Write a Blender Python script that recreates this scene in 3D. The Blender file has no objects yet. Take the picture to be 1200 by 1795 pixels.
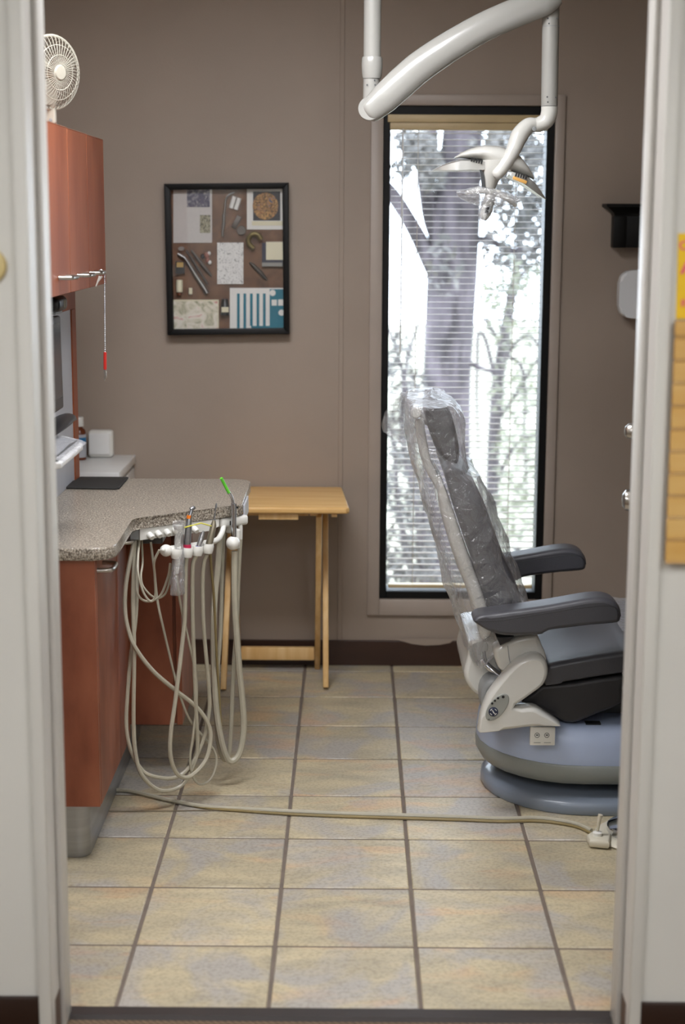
import bpy, bmesh, math, random
from mathutils import Vector, Matrix, noise
random.seed(7)
S = bpy.context.scene
COL = S.collection
PI = math.pi

# ------------------------------------------------------------------ camera
F_PX, PITCH, YAW, ROLL, CAM_H = 2794.3, 0.181766, -0.005876, -0.005089, 1.55034
def cam_axes():
    cp, sp = math.cos(PITCH), math.sin(PITCH); cy, sy = math.cos(YAW), math.sin(YAW)
    cr, sr = math.cos(ROLL), math.sin(ROLL)
    f = Vector((sy*cp, cy*cp, -sp)); r = Vector((cy, -sy, 0)); d = f.cross(r)
    return cr*r + sr*d, -sr*r + cr*d, f
RT, DN, FW = cam_axes()
cam_d = bpy.data.cameras.new('camera'); cam = bpy.data.objects.new('camera', cam_d); COL.objects.link(cam)
m = Matrix.Identity(4)
for i in range(3):
    m[i][0] = RT[i]; m[i][1] = -DN[i]; m[i][2] = -FW[i]
m[2][3] = CAM_H
cam.matrix_world = m
cam_d.sensor_fit = 'VERTICAL'; cam_d.sensor_height = 36.0
cam_d.lens = F_PX/1795*36.0
cam_d.clip_start = 0.05; cam_d.clip_end = 200
cam_d.dof.use_dof = True; cam_d.dof.focus_distance = 4.25; cam_d.dof.aperture_fstop = 2.6
S.camera = cam

# ------------------------------------------------------------------ world, exposure
S.view_settings.view_transform = 'Standard'; S.view_settings.look = 'None'
S.view_settings.gamma = 1.0; S.view_settings.use_curve_mapping = False
S.view_settings.exposure = 0.0
W = bpy.data.worlds.new('sky'); S.world = W; W.use_nodes = True
bg = W.node_tree.nodes['Background']; bg.inputs[0].default_value = (0.76, 0.87, 1.0, 1); bg.inputs[1].default_value = 8.5
HALL_LIGHT = 16.0; ROOM_LIGHT = 25.0
S.cycles.max_bounces = 10; S.cycles.transparent_max_bounces = 24
S.cycles.sample_clamp_indirect = 6.0; S.cycles.caustics_reflective = False; S.cycles.caustics_refractive = False
S.cycles.use_denoising = True

# ------------------------------------------------------------------ pixel -> place
def ray(px, py):
    return RT*((px-600)/F_PX) + DN*((py-897.5)/F_PX) + FW
def at(px, py, X=None, Y=None, Z=None):
    d = ray(px, py); o = Vector((0, 0, CAM_H))
    t = (X-o.x)/d.x if X is not None else ((Y-o.y)/d.y if Y is not None else (Z-o.z)/d.z)
    return o + d*t

# ------------------------------------------------------------------ materials
def lin(c):
    c = c/255.0
    return c/12.92 if c <= 0.04045 else ((c+0.055)/1.055)**2.4
def rgb(c): return (lin(c[0]), lin(c[1]), lin(c[2]), 1)
MATS = {}
def mat(name, c, rough=0.5, metal=0.0, var=0.06, scale=(8,8,8), bump=0.0, bscale=200, coat=0.0, c2=None, emit=None, world=False, spec=None):
    if name in MATS: return MATS[name]
    M = bpy.data.materials.new(name); M.use_nodes = True; nt = M.node_tree; N = nt.nodes; L = nt.links
    P = N['Principled BSDF']
    P.inputs['Roughness'].default_value = rough; P.inputs['Metallic'].default_value = metal
    P.inputs['Coat Weight'].default_value = coat
    if spec is not None: P.inputs['Specular IOR Level'].default_value = spec
    if world:
        tc = N.new('ShaderNodeNewGeometry'); src = tc.outputs['Position']
    else:
        tc = N.new('ShaderNodeTexCoord'); src = tc.outputs['Object']
    mp = N.new('ShaderNodeMapping'); mp.inputs['Scale'].default_value = scale
    L.new(src, mp.inputs['Vector'])
    nz = N.new('ShaderNodeTexNoise'); nz.inputs['Scale'].default_value = 1.0; nz.inputs['Detail'].default_value = 5
    L.new(mp.outputs[0], nz.inputs['Vector'])
    rp = N.new('ShaderNodeValToRGB')
    a = rgb(c); b = rgb(c2) if c2 else tuple(max(0, x*(1-var*3)) for x in a[:3])+(1,)
    rp.color_ramp.elements[0].position = 0.35; rp.color_ramp.elements[1].position = 0.65
    rp.color_ramp.elements[0].color = b
    rp.color_ramp.elements[1].color = a
    L.new(nz.outputs[0], rp.inputs[0]); L.new(rp.outputs[0], P.inputs['Base Color'])
    if bump:
        n2 = N.new('ShaderNodeTexNoise'); n2.inputs['Scale'].default_value = bscale; n2.inputs['Detail'].default_value = 3
        L.new(src, n2.inputs['Vector'])
        bp = N.new('ShaderNodeBump'); bp.inputs['Strength'].default_value = bump; bp.inputs['Distance'].default_value = 0.002
        L.new(n2.outputs[0], bp.inputs['Height']); L.new(bp.outputs[0], P.inputs['Normal'])
    if emit:
        P.inputs['Emission Color'].default_value = rgb(emit[0]); P.inputs['Emission Strength'].default_value = emit[1]
    MATS[name] = M
    return M
def clear_plastic(name, tint, fac, rough=0.12, bump=0.6, bscale=30, milky=0.5):
    M = bpy.data.materials.new(name); M.use_nodes = True; nt = M.node_tree; N = nt.nodes; L = nt.links
    out = N['Material Output']; N.remove(N['Principled BSDF'])
    tr = N.new('ShaderNodeBsdfTransparent'); gl = N.new('ShaderNodeBsdfGlossy'); gl.inputs['Roughness'].default_value = rough
    df = N.new('ShaderNodeBsdfDiffuse'); df.inputs['Color'].default_value = rgb(tint)
    tl = N.new('ShaderNodeBsdfTranslucent'); tl.inputs['Color'].default_value = rgb(tint)
    mm = N.new('ShaderNodeMixShader'); mm.inputs[0].default_value = 0.5; L.new(df.outputs[0], mm.inputs[1]); L.new(tl.outputs[0], mm.inputs[2])
    lw = N.new('ShaderNodeLayerWeight'); lw.inputs['Blend'].default_value = 0.35
    geo = N.new('ShaderNodeNewGeometry')
    nz = N.new('ShaderNodeTexNoise'); nz.inputs['Scale'].default_value = bscale; nz.inputs['Detail'].default_value = 4; nz.inputs['Distortion'].default_value = 1.5
    L.new(geo.outputs['Position'], nz.inputs['Vector'])
    bp = N.new('ShaderNodeBump'); bp.inputs['Strength'].default_value = bump; bp.inputs['Distance'].default_value = 0.01
    L.new(nz.outputs[0], bp.inputs['Height'])
    for n in (gl, lw): L.new(bp.outputs[0], n.inputs['Normal'])
    m1 = N.new('ShaderNodeMixShader'); m1.inputs[0].default_value = milky
    L.new(gl.outputs[0], m1.inputs[1]); L.new(mm.outputs[0], m1.inputs[2])
    ma = N.new('ShaderNodeMath'); ma.operation = 'MULTIPLY_ADD'; ma.inputs[1].default_value = 0.55; ma.inputs[2].default_value = fac; ma.use_clamp = True
    L.new(lw.outputs['Facing'], ma.inputs[0])
    m2 = N.new('ShaderNodeMixShader'); L.new(ma.outputs[0], m2.inputs[0]); L.new(tr.outputs[0], m2.inputs[1]); L.new(m1.outputs[0], m2.inputs[2])
    L.new(m2.outputs[0], out.inputs['Surface'])
    MATS[name] = M
    return M

m_wall = mat('wall_paint_taupe', (162,147,134), 0.55, var=0.02, scale=(3,3,3), bump=0.25, bscale=260)
m_casing = mat('casing_paint_taupe', (172,159,148), 0.4, var=0.02, bump=0.1)
m_hall = mat('hall_wall_paint_cream', (213,211,203), 0.5, var=0.02, scale=(2,2,2), bump=0.1, bscale=180)
m_jamb = mat('door_frame_paint', (212,209,203), 0.35, var=0.02, scale=(4,4,1))
m_ceil = mat('ceiling_paint', (215,212,205), 0.8, var=0.03)
m_black = mat('black_frame', (12,11,11), 0.5, var=0.1, spec=0.25)
m_base = mat('baseboard_brown', (58,34,22), 0.45, var=0.08, scale=(3,3,20))
m_hbase = mat('hall_baseboard_dark_brown', (40,20,10), 0.35, var=0.08)
m_strip = mat('threshold_vinyl', (48,40,37), 0.5, var=0.08)
m_grout = mat('grout', (112,100,90), 0.9, var=0.06, scale=(20,20,20), bump=0.3)
m_maple = mat('red_brown_laminate', (150,84,52), 0.5, var=0.10, scale=(9,9,2.6), c2=(130,66,36), spec=0.3, world=True)
m_cherry = mat('dark_red_brown_laminate', (148,86,60), 0.45, scale=(10,10,5), c2=(120,62,40), world=True)
m_edge = mat('edge_banding', (176,120,94), 0.4, var=0.05)
m_steel = mat('brushed_steel', (170,172,176), 0.32, 1.0, var=0.05, scale=(3,3,80))
m_chrome = mat('chrome', (205,207,212), 0.12, 1.0, var=0.02)
m_nickel = mat('satin_nickel', (190,185,178), 0.28, 1.0, var=0.02)
m_white = mat('white_plastic', (226,225,219), 0.28, var=0.015, coat=0.3)
m_enamel = mat('off_white_enamel', (160,159,154), 0.25, var=0.015, coat=0.35)
m_chair = mat('chair_white_enamel', (206,205,199), 0.25, var=0.015, coat=0.4)
m_lamin = mat('white_laminate', (230,230,228), 0.35, var=0.015)
m_fan = mat('cream_white_plastic', (164,159,146), 0.35, var=0.02)
m_hose = mat('beige_tubing', (176,170,152), 0.4, var=0.03, scale=(30,30,30))
m_hose2 = mat('olive_tubing', (140,124,84), 0.4, var=0.05)
m_leather = mat('charcoal_vinyl', (70,70,75), 0.38, var=0.04, bump=0.22, bscale=420)
m_leath2 = mat('charcoal_vinyl_dark', (44,43,46), 0.45, var=0.04, bump=0.2, bscale=420)
m_pipe = mat('seam_piping', (38,38,42), 0.5, var=0.05)
m_grey = mat('grey_plastic', (136,138,138), 0.4, var=0.03)
m_gdark = mat('dark_grey_plastic', (78,80,82), 0.35, var=0.03)
m_greyp = mat('pale_grey_panel', (176,178,184), 0.4, var=0.02)
m_pine = mat('blond_wood', (238,198,136), 0.42, var=0.10, scale=(4,40,40), c2=(224,178,110), world=True)
m_pine2 = mat('blond_wood_legs', (230,194,138), 0.45, scale=(40,40,4), c2=(214,170,108), world=True)
m_blk = mat('black_plastic', (22,22,25), 0.35, var=0.05)
m_scr = mat('dark_screen', (38,40,46), 0.22, var=0.02)
m_rub = mat('black_rubber', (40,38,36), 0.75, var=0.05, bump=0.2)
m_red = mat('red_plastic', (196,38,28), 0.4, var=0.04)
m_green = mat('green_plastic', (106,214,62), 0.4, var=0.03)
m_orange = mat('orange_ring', (240,128,30), 0.4, var=0.03)
m_mag = mat('magenta_ring', (190,40,80), 0.4, var=0.03)
m_blue = mat('blue_ring', (28,78,150), 0.4, var=0.03)
m_yel = mat('yellow_plastic', (214,208,80), 0.4, var=0.03)
m_sign = mat('yellow_paper', (240,196,24), 0.6, var=0.02)
m_pink = mat('pink_print', (236,100,120), 0.6, var=0.04)
m_amber = mat('amber_plastic', (104,52,26), 0.25, var=0.05)
m_taupe = mat('taupe_metal', (150,142,124), 0.35, 0.7, var=0.03)
m_slat = mat('blind_slat_cream', (168,154,136), 0.5, var=0.02)
m_rail = mat('blind_rail_tan', (206,184,140), 0.45, var=0.03)
m_bag = clear_plastic('clear_plastic_film', (240,241,246), 0.20, 0.08, 1.0, 26, 0.55)
m_bag2 = clear_plastic('clear_plastic_sleeve', (240,242,248), 0.28, 0.08, 1.0, 60, 0.45)
def glass_mat():
    M = bpy.data.materials.new('window_glass'); M.use_nodes = True; N = M.node_tree.nodes; L = M.node_tree.links
    N.remove(N['Principled BSDF']); tr = N.new('ShaderNodeBsdfTransparent'); tr.inputs[0].default_value = (0.99,0.995,0.995,1)
    gl = N.new('ShaderNodeBsdfGlossy'); gl.inputs['Roughness'].default_value = 0.02
    lw = N.new('ShaderNodeLayerWeight'); pw = N.new('ShaderNodeMath'); pw.operation = 'POWER'; pw.inputs[1].default_value = 5.0; L.new(lw.outputs['Facing'], pw.inputs[0])
    fr = N.new('ShaderNodeMath'); fr.operation = 'MULTIPLY_ADD'; fr.inputs[1].default_value = 0.96; fr.inputs[2].default_value = 0.03; L.new(pw.outputs[0], fr.inputs[0])
    mx = N.new('ShaderNodeMixShader'); L.new(fr.outputs[0], mx.inputs[0]); L.new(tr.outputs[0], mx.inputs[1]); L.new(gl.outputs[0], mx.inputs[2])
    L.new(mx.outputs[0], N['Material Output'].inputs['Surface'])
    return M
m_glass = glass_mat()
def tile_mat():
    M = bpy.data.materials.new('slate_look_tile'); M.use_nodes = True; N = M.node_tree.nodes; L = M.node_tree.links
    P = N['Principled BSDF']
    geo = N.new('ShaderNodeNewGeometry'); oi = N.new('ShaderNodeObjectInfo')
    mul = N.new('ShaderNodeMath'); mul.operation = 'MULTIPLY'; mul.inputs[1].default_value = 37.0; L.new(oi.outputs['Random'], mul.inputs[0])
    add = N.new('ShaderNodeVectorMath'); add.operation = 'ADD'; L.new(geo.outputs['Position'], add.inputs[0]); L.new(mul.outputs[0], add.inputs[1])
    def nz(sc, det, dist=0.0, vec=None):
        n = N.new('ShaderNodeTexNoise'); n.inputs['Scale'].default_value = sc; n.inputs['Detail'].default_value = det; n.inputs['Distortion'].default_value = dist
        L.new(vec or add.outputs[0], n.inputs['Vector']); return n
    def ramp(src, p0, c0, p1, c1):
        r = N.new('ShaderNodeValToRGB'); r.color_ramp.elements[0].position = p0; r.color_ramp.elements[1].position = p1
        r.color_ramp.elements[0].color = c0; r.color_ramp.elements[1].color = c1; L.new(src, r.inputs[0]); return r
    def mix(f, a, b, mode='MIX'):
        x = N.new('ShaderNodeMix'); x.data_type = 'RGBA'; x.blend_type = mode
        if isinstance(f, float): x.inputs[0].default_value = f
        else: L.new(f, x.inputs[0])
        L.new(a, x.inputs[6]); L.new(b, x.inputs[7]); return x.outputs[2]
    mp = N.new('ShaderNodeMapping'); mp.inputs['Scale'].default_value = (0.6,1.6,1); L.new(add.outputs[0], mp.inputs[0])
    a = nz(9, 6, 0.6, mp.outputs[0]); b = nz(4.5, 5, 0.8); c = nz(120, 4); d = nz(5, 4, 1.0, mp.outputs[0])
    base = ramp(a.outputs[0], 0.35, rgb((168,158,135)), 0.65, rgb((194,181,150)))
    grey = ramp(b.outputs[0], 0.0, rgb((168,163,156)), 1.0, rgb((168,163,156)))
    gf = ramp(b.outputs[0], 0.47, (0,0,0,1), 0.60, (0.9,0.9,0.9,1))
    col = mix(gf.outputs[0], base.outputs[0], grey.outputs[0])
    of = ramp(d.outputs[0], 0.55, (0,0,0,1), 0.70, (0.45,0.45,0.45,1))
    och = ramp(d.outputs[0], 0.0, rgb((204,160,116)), 1.0, rgb((204,160,116)))
    col = mix(of.outputs[0], col, och.outputs[0])
    sp = ramp(c.outputs[0], 0.34, (0.68,0.66,0.64,1), 0.56, (1,1,1,1))
    col = mix(0.7, col, sp.outputs[0], 'MULTIPLY')
    tv = N.new('ShaderNodeMapRange'); L.new(oi.outputs['Random'], tv.inputs[0]); tv.inputs[3].default_value = 0.90; tv.inputs[4].default_value = 1.06
    hs = N.new('ShaderNodeHueSaturation'); L.new(tv.outputs[0], hs.inputs['Value']); L.new(col, hs.inputs['Color'])
    L.new(hs.outputs[0], P.inputs['Base Color'])
    P.inputs['Roughness'].default_value = 0.42
    bp = N.new('ShaderNodeBump'); bp.inputs['Strength'].default_value = 0.35; bp.inputs['Distance'].default_value = 0.004
    hb = nz(26, 8, 1.2, mp.outputs[0]); L.new(hb.outputs[0], bp.inputs['Height']); L.new(bp.outputs[0], P.inputs['Normal'])
    return M
m_tile = tile_mat()
def granite_mat():
    M = bpy.data.materials.new('speckled_granite'); M.use_nodes = True; N = M.node_tree.nodes; L = M.node_tree.links
    P = N['Principled BSDF']; P.inputs['Roughness'].default_value = 0.28
    geo = N.new('ShaderNodeNewGeometry')
    v = N.new('ShaderNodeTexVoronoi'); v.inputs['Scale'].default_value = 420; L.new(geo.outputs['Position'], v.inputs['Vector'])
    n = N.new('ShaderNodeTexNoise'); n.inputs['Scale'].default_value = 230; n.inputs['Detail'].default_value = 4; L.new(geo.outputs['Position'], n.inputs['Vector'])
    r = N.new('ShaderNodeValToRGB'); e = r.color_ramp.elements
    e[0].position = 0.32; e[0].color = rgb((70,64,58)); e[1].position = 0.5; e[1].color = rgb((150,140,126))
    x = e.new(0.44); x.color = rgb((128,117,104)); x = e.new(0.66); x.color = rgb((190,184,172))
    L.new(n.outputs[0], r.inputs[0])
    mx = N.new('ShaderNodeMix'); mx.data_type = 'RGBA'; mx.blend_type = 'OVERLAY'; mx.inputs[0].default_value = 0.45
    L.new(r.outputs[0], mx.inputs[6])
    sx = N.new('ShaderNodeSeparateColor'); L.new(v.outputs['Color'], sx.inputs[0]); L.new(sx.outputs[0], mx.inputs[7])
    L.new(mx.outputs[2], P.inputs['Base Color'])
    return M
m_gran = granite_mat()
def carpet_mat():
    M = bpy.data.materials.new('hall_carpet'); M.use_nodes = True; N = M.node_tree.nodes; L = M.node_tree.links
    P = N['Principled BSDF']; P.inputs['Roughness'].default_value = 0.95
    geo = N.new('ShaderNodeNewGeometry')
    w = N.new('ShaderNodeTexWave'); w.inputs['Scale'].default_value = 45; w.inputs['Distortion'].default_value = 6; w.bands_direction = 'DIAGONAL'
    w.inputs['Detail Scale'].default_value = 40
    L.new(geo.outputs['Position'], w.inputs['Vector'])
    r = N.new('ShaderNodeValToRGB'); r.color_ramp.elements[0].color = rgb((60,46,34)); r.color_ramp.elements[1].color = rgb((140,116,90))
    L.new(w.outputs[0], r.inputs[0]); L.new(r.outputs[0], P.inputs['Base Color'])
    bp = N.new('ShaderNodeBump'); bp.inputs['Strength'].default_value = 0.6; L.new(w.outputs[0], bp.inputs['Height']); L.new(bp.outputs[0], P.inputs['Normal'])
    return M
m_carpet = carpet_mat()
def print_mat(name, cols, scale, lines=0.0, paper=(215,210,205)):
    M = bpy.data.materials.new(name); M.use_nodes = True; N = M.node_tree.nodes; L = M.node_tree.links
    P = N['Principled BSDF']; P.inputs['Roughness'].default_value = 0.6
    geo = N.new('ShaderNodeNewGeometry')
    if lines:
        w = N.new('ShaderNodeTexWave'); w.bands_direction = 'Z'; w.inputs['Scale'].default_value = lines; L.new(geo.outputs['Position'], w.inputs['Vector'])
        n = N.new('ShaderNodeTexNoise'); n.inputs['Scale'].default_value = scale; n.inputs['Detail'].default_value = 2; L.new(geo.outputs['Position'], n.inputs['Vector'])
        mu = N.new('ShaderNodeMath'); mu.operation = 'MULTIPLY'; L.new(w.outputs['Fac'], mu.inputs[0]); L.new(n.outputs[0], mu.inputs[1])
        src = mu.outputs[0]
    else:
        n = N.new('ShaderNodeTexNoise'); n.inputs['Scale'].default_value = scale; n.inputs['Detail'].default_value = 3; n.inputs['Distortion'].default_value = 1.5
        L.new(geo.outputs['Position'], n.inputs['Vector']); src = n.outputs[0]
    r = N.new('ShaderNodeValToRGB'); e = r.color_ramp.elements
    k = len(cols); e[0].position = 0.3; e[0].color = rgb(cols[0]); e[1].position = 0.7; e[1].color = rgb(cols[-1])
    for i in range(1, k-1):
        x = e.new(0.3+0.4*i/(k-1)); x.color = rgb(cols[i])
    L.new(src, r.inputs[0]); L.new(r.outputs[0], P.inputs['Base Color'])
    MATS[name] = M
    return M

# ------------------------------------------------------------------ mesh builder
ORG = {}
def worigin(o): return ORG.get(o.name, Vector((0,0,0)))
def catmull(pts, k=6):
    pts = [Vector(p) for p in pts]
    if len(pts) < 3: return pts
    P = [pts[0]*2-pts[1]] + pts + [pts[-1]*2-pts[-2]]
    out = []
    for i in range(1, len(P)-2):
        for j in range(k):
            t = j/k; a, b, c, d = P[i-1], P[i], P[i+1], P[i+2]
            out.append(0.5*((2*b)+(c-a)*t+(2*a-5*b+4*c-d)*t*t+(3*b-a-3*c+d)*t*t*t))
    out.append(pts[-1])
    return out
def interp(vals, n):
    if not isinstance(vals, (list, tuple)): return [vals]*n
    out = []
    for i in range(n):
        t = i/(n-1)*(len(vals)-1); a = min(int(t), len(vals)-2); f = t-a
        out.append(vals[a]*(1-f)+vals[a+1]*f)
    return out
class B:
    def __init__(s): s.bm = bmesh.new()
    def box(s, x0, x1, y0, y1, z0, z1, bev=0.0, seg=2):
        bm = s.bm
        v = [bm.verts.new(p) for p in ((x0,y0,z0),(x1,y0,z0),(x1,y1,z0),(x0,y1,z0),(x0,y0,z1),(x1,y0,z1),(x1,y1,z1),(x0,y1,z1))]
        fs = [bm.faces.new([v[i] for i in q]) for q in ((3,2,1,0),(4,5,6,7),(0,1,5,4),(1,2,6,5),(2,3,7,6),(3,0,4,7))]
        if bev:
            es = list({e for f in fs for e in f.edges})
            bmesh.ops.bevel(bm, geom=es, offset=bev, segments=seg, profile=0.5, affect='EDGES')
        return s
    def obox(s, c, ax, ay, az, hx, hy, hz, bev=0.0, seg=2):
        bm = s.bm; c = Vector(c); ax = Vector(ax).normalized(); ay = Vector(ay).normalized(); az = Vector(az).normalized()
        sg = ((-1,-1,-1),(1,-1,-1),(1,1,-1),(-1,1,-1),(-1,-1,1),(1,-1,1),(1,1,1),(-1,1,1))
        v = [bm.verts.new(c+ax*hx*a+ay*hy*b+az*hz*d) for a, b, d in sg]
        fs = [bm.faces.new([v[i] for i in q]) for q in ((3,2,1,0),(4,5,6,7),(0,1,5,4),(1,2,6,5),(2,3,7,6),(3,0,4,7))]
        if bev:
            es = list({e for f in fs for e in f.edges})
            bmesh.ops.bevel(bm, geom=es, offset=bev, segments=seg, profile=0.5, affect='EDGES')
        return s
    def prism(s, pts, vec, bev=0.0, seg=3, bevside=False):
        bm = s.bm; pts = [Vector(p) for p in pts]; vec = Vector(vec)
        a = [bm.verts.new(p) for p in pts]; b = [bm.verts.new(p+vec) for p in pts]
        n = len(pts)
        f0 = bm.faces.new(a[::-1]); f1 = bm.faces.new(b)
        for i in range(n): bm.faces.new((a[i], a[(i+1)%n], b[(i+1)%n], b[i]))
        if bev:
            es = list(set(f0.edges) | set(f1.edges))
            bmesh.ops.bevel(bm, geom=es, offset=bev, segments=seg, profile=0.5, affect='EDGES', clamp_overlap=True)
        return s
    def rprism(s, pts, vec, r=0.01, seg=4):
        pts = [Vector(p) for p in pts]; vec = Vector(vec); L = vec.length; d = vec.normalized()
        q = []
        for i in range(len(pts)):
            a, b_ = pts[i], pts[(i+1)%len(pts)]; k = max(1, int((b_-a).length/0.010))
            q += [a.lerp(b_, j/k) for j in range(k)]
        pts = q; n = len(pts)
        nrm = Vector((0,0,0))
        for i in range(n): nrm += pts[i].cross(pts[(i+1)%n])
        sgn = 1 if nrm.dot(d) > 0 else -1
        ns = []
        for i in range(n):
            t = (pts[(i+1)%n]-pts[i]).normalized()+(pts[i]-pts[i-1]).normalized()
            if t.length < 1e-6: t = pts[(i+1)%n]-pts[i-1]
            ns.append((t.normalized().cross(d))*sgn)
        r = min(r, L*0.49)
        ri = min(r, 0.012)
        lim = []
        for i in range(n):
            best = 1e9; o = pts[i]; dv_ = -ns[i]
            for j in range(n):
                if j == i or (j+1) % n == i: continue
                a, b_ = pts[j]-o, pts[(j+1)%n]-o; e = b_-a
                den = dv_.cross(e).dot(d)
                if abs(den) < 1e-12: continue
                t = a.cross(e).dot(d)/den; u = a.cross(dv_).dot(d)/den
                if t > 1e-6 and -0.01 <= u <= 1.01: best = min(best, t)
            lim.append(max(0.1*ri, min(ri, 0.34*best)))
        for _ in range(3):
            lim = [min(lim[i], (lim[i-1]+lim[i]+lim[(i+1)%n])/3) for i in range(n)]
        hs = [(r-r*math.cos(PI/2*k/seg), 1-math.sin(PI/2*k/seg)) for k in range(seg+1)]
        rows = [(h, i) for h, i in hs] + [(L-h, i) for h, i in hs[::-1]]
        def crossings(Q):
            out = []; f = lambda p, q, r_: (q-p).cross(r_-p).dot(d)
            for i in range(len(Q)):
                for j in range(i+2, len(Q)):
                    if i == 0 and j == len(Q)-1: continue
                    a, b_, c, e = Q[i], Q[(i+1)%len(Q)], Q[j], Q[(j+1)%len(Q)]
                    if f(a,b_,c)*f(a,b_,e) < 0 and f(c,e,a)*f(c,e,b_) < 0: out.append((i, j))
            return out
        for _ in range(16):
            X = crossings([p-nn_*l_ for p, nn_, l_ in zip(pts, ns, lim)])
            if not X: break
            for i, j in X:
                if j-i > n/2: i, j = j, i+n
                for k in range(i-2, j+4): lim[k % n] *= 0.65
        s.loft([[p-nn_*i*l_+d*h for p, nn_, l_ in zip(pts, ns, lim)] for h, i in rows]); return s
    def tube(s, path, r, n=10, smooth=6, caps=True, flat=None):
        bm = s.bm
        pts = catmull(path, smooth) if smooth else [Vector(p) for p in path]
        # drop duplicates
        q = [pts[0]]
        for p in pts[1:]:
            if (p-q[-1]).length > 1e-5: q.append(p)
        pts = q
        rs = interp(r, len(pts))
        rings = []; up = None
        for i, p in enumerate(pts):
            t = (pts[min(i+1, len(pts)-1)]-pts[max(i-1, 0)]).normalized()
            if up is None:
                up = Vector((0,1,0)) if abs(t.y) < 0.9 else Vector((1,0,0))
            u = (up - t*up.dot(t)).normalized(); w = t.cross(u); up = u
            fl = flat if flat else 1.0
            rings.append([bm.verts.new(p+u*math.cos(2*PI*k/n)*rs[i]*fl+w*math.sin(2*PI*k/n)*rs[i]) for k in range(n)])
        for i in range(len(rings)-1):
            for k in range(n): bm.faces.new((rings[i][k], rings[i][(k+1)%n], rings[i+1][(k+1)%n], rings[i+1][k]))
        if caps:
            bm.faces.new(rings[0][::-1]); bm.faces.new(rings[-1])
        return s
    def lathe(s, prof, o, axis=(0,0,1), n=24, sx=1.0):
        bm = s.bm; o = Vector(o); az = Vector(axis).normalized()
        ax = Vector((1,0,0)) if abs(az.x) < 0.9 else Vector((0,1,0))
        ax = (ax-az*ax.dot(az)).normalized(); ay = az.cross(ax)
        rings = []
        for r, h in prof:
            if r < 1e-6: rings.append([bm.verts.new(o+az*h)])
            else: rings.append([bm.verts.new(o+az*h+(ax*math.cos(2*PI*k/n)*sx+ay*math.sin(2*PI*k/n))*r) for k in range(n)])
        for i in range(len(rings)-1):
            A, C = rings[i], rings[i+1]
            for k in range(n):
                k2 = (k+1) % n
                if len(A) == 1 and len(C) == 1: continue
                if len(A) == 1: bm.faces.new((A[0], C[k2], C[k]))
                elif len(C) == 1: bm.faces.new((A[k], A[k2], C[0]))
                else: bm.faces.new((A[k], A[k2], C[k2], C[k]))
        if len(rings[0]) > 1: bm.faces.new(rings[0][::-1])
        if len(rings[-1]) > 1: bm.faces.new(rings[-1])
        return s
    def ball(s, c, r, sc=(1,1,1), u=20, v=12):
        mm = Matrix.Translation(Vector(c)) @ Matrix.Diagonal((r*sc[0], r*sc[1], r*sc[2], 1))
        bmesh.ops.create_uvsphere(s.bm, u_segments=u, v_segments=v, radius=1.0, matrix=mm); return s
    def loft(s, rings, closed=True, caps=True):
        bm = s.bm; R_ = [[bm.verts.new(p) for p in r] for r in rings]
        n = len(R_[0])
        for i in range(len(R_)-1):
            for k in range(n if closed else n-1):
                bm.faces.new((R_[i][k], R_[i][(k+1)%n], R_[i+1][(k+1)%n], R_[i+1][k]))
        if caps and closed:
            bm.faces.new(R_[0][::-1]); bm.faces.new(R_[-1])
        return s
    def quad(s, a, b, c, d):
        s.bm.faces.new([s.bm.verts.new(p) for p in (a,b,c,d)]); return s
    def build(s, name, material, parent=None, angle=38, normals=True):
        bm = s.bm
        if normals: bmesh.ops.recalc_face_normals(bm, faces=bm.faces[:])
        ca = math.radians(angle)
        for f in bm.faces: f.smooth = len(f.verts) <= 8
        for e in bm.edges:
            if len(e.link_faces) == 2 and e.calc_face_angle(0) > ca: e.smooth = False
        for f in bm.faces:
            if len(f.verts) > 8:
                for e in f.edges: e.smooth = False
        if parent is not None: off = worigin(parent)
        else:
            xs = [v.co for v in bm.verts]
            lo = Vector((min(p.x for p in xs), min(p.y for p in xs), min(p.z for p in xs))); hi = Vector((max(p.x for p in xs), max(p.y for p in xs), max(p.z for p in xs)))
            off = Vector(((lo.x+hi.x)/2, (lo.y+hi.y)/2, lo.z))
        for v in bm.verts: v.co -= off
        me = bpy.data.meshes.new(name); bm.to_mesh(me); bm.free(); me.materials.append(material)
        o = bpy.data.objects.new(name, me); COL.objects.link(o)
        if parent is not None: o.parent = parent
        else: o.location = off
        ORG[o.name] = off
        return o
def thing(name, label, cat, loc, group=None):
    o = bpy.data.objects.new(name, None); COL.objects.link(o); o.location = loc; o.empty_display_size = 0.05
    ORG[o.name] = Vector(loc); return tag(o, label, cat, group)
def tag(o, label, cat, group=None):
    o['label'] = label; o['category'] = cat
    if group: o['group'] = group
    return o
def struct(o, label=None):
    o['kind'] = 'structure'
    if label: o['label'] = label
    return o
def bx(name, material, parent, *a, **k): return B().box(*a, **k).build(name, material, parent)

YB = 5.45; XL = -1.20; XR = 1.95; ZC = 2.44; YD0, YD1 = 2.78, 2.93; JL, JR = -0.559, 0.527; DH = 2.08
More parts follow.
